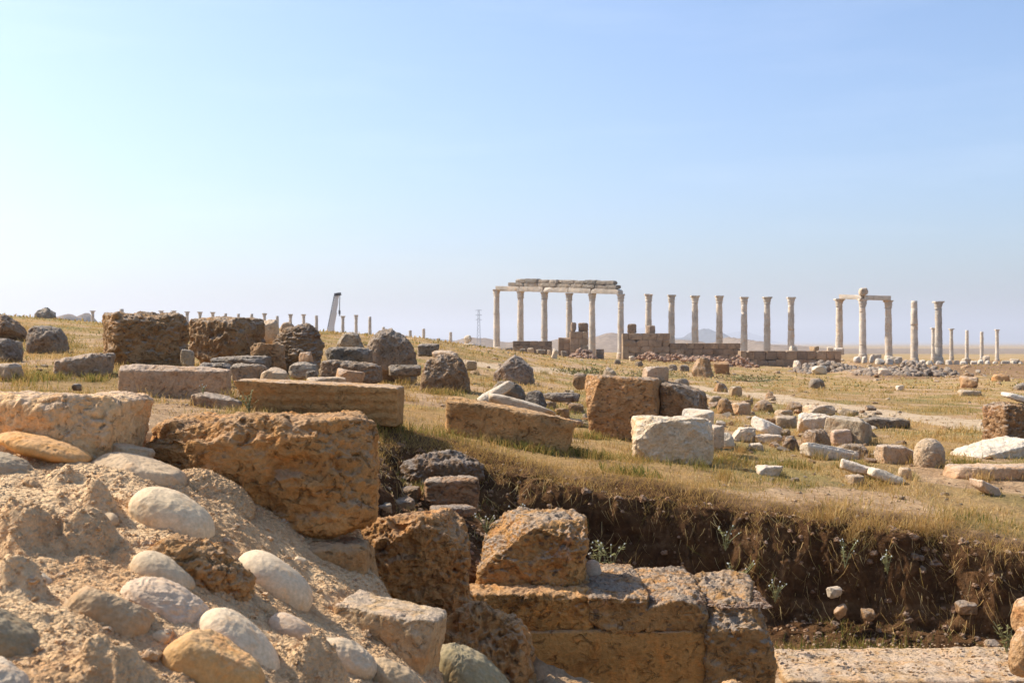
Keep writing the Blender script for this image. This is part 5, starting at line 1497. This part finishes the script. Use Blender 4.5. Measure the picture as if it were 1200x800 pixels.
# straw hanging over and standing on the bank edge
r = np.random.RandomState(21)
def along_rim(n, lo=7):
    k = r.randint(lo, len(RIM) - 2, n)
    f_ = r.rand(n)[:, None]
    return RIM[k] * (1 - f_) + RIM[k + 1] * f_
n = 45000
p = along_rim(n)
dist = r.exponential(0.22, n) - 0.12
X = p[:, 0] + r.randn(n) * 0.05; Y = p[:, 1] + dist
cl = fbm(P3(X * 2.4, Y * 2.4), 3, 95)
keep = r.rand(n) < 0.05 + ss(cl, -0.05, 0.6) * (0.18 + 0.82 * ss(X, 1.0, 3.2))
X, Y, cl = X[keep], Y[keep], cl[keep]; m = len(X)
blades('straw', 'golden straw clumps along the edge of the bank', np.stack([X, Y, ground_z(X, Y) - 0.02], 1), r.uniform(0.04, 0.15, m) * (0.6 + 0.9 * ss(cl, 0, 0.8)) * (0.75 + 1.1 * ss(X, 1.5, 3.5)), r.uniform(0.0025, 0.005, m), r.uniform(0.2, 0.95, m), np.clip(0.55 + 0.17 * r.randn(m) + 0.1 * cl, 0.1, 1), 22)
# brown twigs and dead stalks matted over the lip
P = on_bank(16000, r, -0.25, 0.12) if False else None
n = 9000
p = along_rim(n, 6)
X = p[:, 0] + r.randn(n) * 0.06; Y = p[:, 1] + r.uniform(-0.12, 0.42, n)
blades('dead_stalks', 'brown twigs and dead stalks matted over the lip of the bank', np.stack([X, Y, ground_z(X, Y)], 1), r.uniform(0.03, 0.12, n), r.uniform(0.002, 0.004, n), r.uniform(0.6, 0.97, n), np.clip(0.48 + 0.06 * r.randn(n), 0.1, 1), 28)
n = 3000
P = on_bank(n, r, -0.06, 0.3) + np.array([0, -0.01, 0.01])
P[:, 2] += 0.0
blades('hanging_roots', 'pale roots and straw hanging down the earth bank', P, r.uniform(0.05, 0.28, n), r.uniform(0.002, 0.005, n), r.uniform(0.2, 0.8, n), np.clip(0.68 + 0.22 * r.randn(n), 0.1, 1), 23, 'roots', hang=0.85, az=r.uniform(-2.9, -0.2, n))
# dark weeds and litter in the shaded bank and at its foot
P = on_bank(14000, r, 0.2, 1.1)
cl = fbm(P3(P[:, 0] * 1.6, P[:, 1] * 2.0, P[:, 2] * 1.6), 3, 97)
P = P[r.rand(len(P)) < ss(cl, -0.1, 0.7)]; m = len(P)
blades('weeds', 'dark weeds growing in the shaded foot of the bank', P, r.uniform(0.02, 0.11, m), r.uniform(0.002, 0.005, m), r.uniform(0.3, 0.97, m), np.clip(0.28 + 0.22 * r.randn(m), 0, 0.8), 24, 'weeds')
spots = [(620, 527, 45), (660, 529, 30), (700, 537, 40), (790, 541, 40), (860, 545, 40), (460, 500, 30), (430, 502, 25), (520, 462, 25), (20, 446, 30), (40, 444, 18), (65, 445, 14), (110, 447, 14), (935, 548, 25), (1130, 545, 18), (290, 476, 12), (740, 556, 35), (1000, 548, 22), (590, 448, 20), (690, 514, 26)]
Ps, tn, hh = [], [], []
for u, v, wd in spots:
    Y0 = hit(u, v)
    m = int(13 * wd)
    X = (u + wd * 0.5 * np.clip(r.randn(m), -2, 2) - 600) / F * Y0
    Y = Y0 + 0.10 * r.randn(m)
    ok = rim_dist(X, Y) < -0.03
    X, Y = X[ok], Y[ok]; m = len(X)
    Ps.append(np.stack([X, Y, ground_z(X, Y)], 1)); tn.append(np.clip(0.28 + 0.17 * r.randn(m), 0, 0.8)); hh.append(r.uniform(0.04, 0.13, m) * (Y0 / 11) ** 0.5)
Pw = np.concatenate(Ps); m = len(Pw)
blades('weeds', 'low green weeds in the lee of the field blocks', Pw, np.concatenate(hh), r.uniform(0.005, 0.011, m), r.uniform(0.2, 0.95, m), np.concatenate(tn), 26, 'weeds')
# grass grown up round the feet of the stones
r = np.random.RandomState(61)
Ps, hs = [], []
for bx, by, hw, hd in BASES:
    m = int(90 + 260 * hw * (1 if by < 20 else 0.7))
    a = r.uniform(math.pi * 0.9, math.pi * 2.1, m)
    X = bx + np.cos(a) * hw * r.uniform(0.95, 1.18, m) + 0.02 * r.randn(m); Y = by + np.sin(a) * hd * r.uniform(0.95, 1.2, m) + 0.03 * r.randn(m)
    k = (rim_dist(X, Y) < -0.02) & (r.rand(m) < ss(fbm(P3(X * 3, Y * 3), 2, 101), -0.4, 0.4))
    X, Y = X[k], Y[k]
    if not len(X): continue
    Ps.append(np.stack([X, Y, ground_z(X, Y) - 0.005], 1)); hs.append(r.uniform(0.03, 0.12, len(X)) * min(1.6, (by / 11) ** 0.5))
Pw = np.concatenate(Ps); m = len(Pw)
blades('dry_grass', 'grass and straw grown up round the feet of the stones', Pw, np.concatenate(hs), r.uniform(0.003, 0.007, m) * (1 + Pw[:, 1] / 40), r.uniform(0.2, 0.95, m), np.clip(0.5 + 0.24 * r.randn(m), 0.05, 1), 62)
# tussocks of taller dry grass and thistle
n = 420
X, Y = sample(n, 8.4, 42, r, 0.8)
so, tr = soil_amount(X, Y)
k = (rim_dist(X, Y) < -0.05) & (tr < 0.3)
X, Y = X[k], Y[k]
Ps, hs, tn = [], [], []
for x, y in zip(X, Y):
    m = r.randint(25, 90)
    s = r.uniform(0.03, 0.10) * (1 + y / 30)
    xs, ys = x + s * r.randn(m), y + s * r.randn(m)
    Ps.append(np.stack([xs, ys, ground_z(xs, ys) - 0.005], 1)); hs.append(r.uniform(0.5, 1.0, m) * r.uniform(0.07, 0.19) * (1 + y / 60)); tn.append(np.clip(r.uniform(0.25, 0.75) + 0.12 * r.randn(m), 0.05, 1))
Pw = np.concatenate(Ps); m = len(Pw)
blades('dry_grass', 'scattered tussocks of taller dry grass', Pw, np.concatenate(hs), r.uniform(0.003, 0.006, m) * (1 + Pw[:, 1] / 40), r.uniform(0.15, 0.9, m), np.concatenate(tn), 63)
# green tufts on the sunny trench floor
n = 2500
X = r.normal(2.25, 0.28, n); Y = r.normal(7.45, 0.1, n)
blades('floor_grass', 'bright green grass on the trench floor behind the pale slab', np.stack([X, Y, ground_z(X, Y)], 1), r.uniform(0.04, 0.15, n), r.uniform(0.004, 0.007, n), r.uniform(0.1, 0.8, n), np.clip(0.22 + 0.15 * r.randn(n), 0, 0.8), 27)

# single leafy plants
t = NT('weed_leaf'); t.bsdf((0.17, 0.15, 0.045), 0.7, None, 0.2); M['leaf'] = t.m
t = NT('weed_stem'); t.bsdf((0.26, 0.25, 0.12), 0.8, None, 0.1); M['stem'] = t.m
t = NT('weed_flower'); t.bsdf((0.62, 0.62, 0.55), 0.8, None, 0.1); M['flower'] = t.m
def weed(u, v, Y, h, label, seed, ns=7, flowers=True):
    r = random.Random(seed)
    x, _, z = px(u, v, Y)
    root = empty('weed_plant', (x, Y, z), label, 'weed', None)
    st, lv, fl = [], [], []
    for k in range(ns):
        a = r.uniform(0, 6.28); ln = r.uniform(0.1, 0.55) * h; hh_ = h * r.uniform(0.55, 1)
        p0 = np.zeros(3); p1 = np.array([math.cos(a) * ln * 0.4, math.sin(a) * ln * 0.4, hh_ * 0.6]); p2 = np.array([math.cos(a) * ln, math.sin(a) * ln, hh_])
        st += [(p0, p1), (p1, p2)]
        for q in range(9):
            f_ = r.uniform(0.15, 1)
            c = p0 + (p1 - p0) * f_ / 0.6 if f_ < 0.6 else p1 + (p2 - p1) * (f_ - 0.6) / 0.4
            b = r.uniform(0, 6.28); L = h * r.uniform(0.08, 0.17)
            d = np.array([math.cos(b), math.sin(b), r.uniform(-0.1, 0.7)]) * L
            s = np.array([-math.sin(b), math.cos(b), 0]) * L * 0.3
            lv.append((c, c + d * 0.5 + s, c + d, c + d * 0.5 - s))
        if flowers: fl.append(p2)
    V, Fq = tube_pts(st, max(0.002, h * 0.009), 4); link('stem', mk_mesh('stem', V, Fq, M['stem'], False), (0, 0, 0), root)
    V = np.array(lv).reshape(-1, 3); link('leaves', mk_mesh('leaves', V, np.arange(len(V)).reshape(-1, 4), M['leaf'], False), (0, 0, 0), root)
    if fl:
        V, Fq = tube_pts([(q - np.array([0, 0, 0.004]), q + np.array([0.002, 0, 0.004])) for q in fl], 0.004, 5); link('flower', mk_mesh('flower', V, Fq, M['flower'], False), (0, 0, 0), root)
    return root
weed(608, 612, 6.9, 0.11, 'small white flowered weed between the two trench blocks', 1)
weed(570, 625, 6.6, 0.12, 'leafy weed in the gap left of the slanting trench block', 2)
weed(702, 668, 6.95, 0.20, 'thin weed with pale seed heads beside the pinkish stone', 3)
weed(716, 672, 7.1, 0.24, 'taller thin weed behind the gravelly wall top', 4)
weed(850, 645, 7.85, 0.18, 'pale flowered weed clinging to the middle of the bank', 5)
weed(866, 690, 7.5, 0.2, 'weed behind the mottled wall end', 6)
weed(908, 705, 7.2, 0.16, 'dry seedy weed at the corner of the mottled wall end', 7)
weed(990, 665, 7.8, 0.2, 'bushy weed in the bank above the white stone', 8)
weed(1040, 672, 7.8, 0.16, 'weed in the bank right of the white stone', 9)
weed(1180, 765, 7.0, 0.2, 'leafy weed beside the stacked stones at the right edge', 10, flowers=False)
weed(292, 484, 8.6, 0.17, 'bright green weed at the left end of the overturned cornice', 11, 12, False)
weed(238, 462, 8.85, 0.08, 'tiny weed on the low grey shaft piece', 12, 5)
for k, (u, v, Y, lb) in enumerate([(684, 441, 30, 'low green bush left of the small grey pointed rock'), (762, 443, 26, 'low green bush behind the cracked pair'), (878, 447, 38, 'low bright green bush by the far end of the track')]):
    Y = hit(u, v)
    root = empty('low_bush', (px(u, v, Y)[0], Y, G1(px(u, v, Y)[0], Y)), lb, 'bush')
    q = np.random.RandomState(50 + k)
    n = 900
    P0 = q.randn(n, 3) * np.array([0.45, 0.3, 0.06]) * Y / 30 + np.array([0, 0, 0.12])
    b = q.uniform(0, 6.28, n); L = q.uniform(0.03, 0.09, n)
    d = np.stack([np.cos(b), np.sin(b), q.uniform(0, 1.2, n)], 1) * L[:, None]
    s = np.stack([-np.sin(b), np.cos(b), 0 * b], 1) * L[:, None] * 0.4
    V = np.stack([P0, P0 + d * 0.5 + s, P0 + d, P0 + d * 0.5 - s], 1).reshape(-1, 3)
    link('leaves', mk_mesh('leaves', V, np.arange(len(V)).reshape(-1, 4), M['leaf'], False), (0, 0, 0), root)
    st = [(np.zeros(3), P0[i]) for i in range(0, 40)]
    V, Fq = tube_pts(st, 0.006, 4); link('stem', mk_mesh('stem', V, Fq, M['stem'], False), (0, 0, 0), root)

# ------------------------------------------------------------------ the hazy air
HAZE = 2.6e-4
V = np.array([(x, y, z) for x in (-9700, 9700) for y in (-40, 12600) for z in (-60, 180)], float)
Fq = np.array([[0, 1, 3, 2], [4, 6, 7, 5], [0, 4, 5, 1], [2, 3, 7, 6], [0, 2, 6, 4], [1, 5, 7, 3]])
t = NT('haze_air')
pv = t.n('ShaderNodeVolumePrincipled')
pv.inputs['Color'].default_value = (0.96, 0.96, 1.0, 1)
pv.inputs['Density'].default_value = HAZE
pv.inputs['Anisotropy'].default_value = 0.25
t.l(pv.outputs[0], t.out.inputs['Volume'])
hz = link('haze', mk_mesh('haze', V, Fq, t.m, False))
tag(hz, kind='stuff')
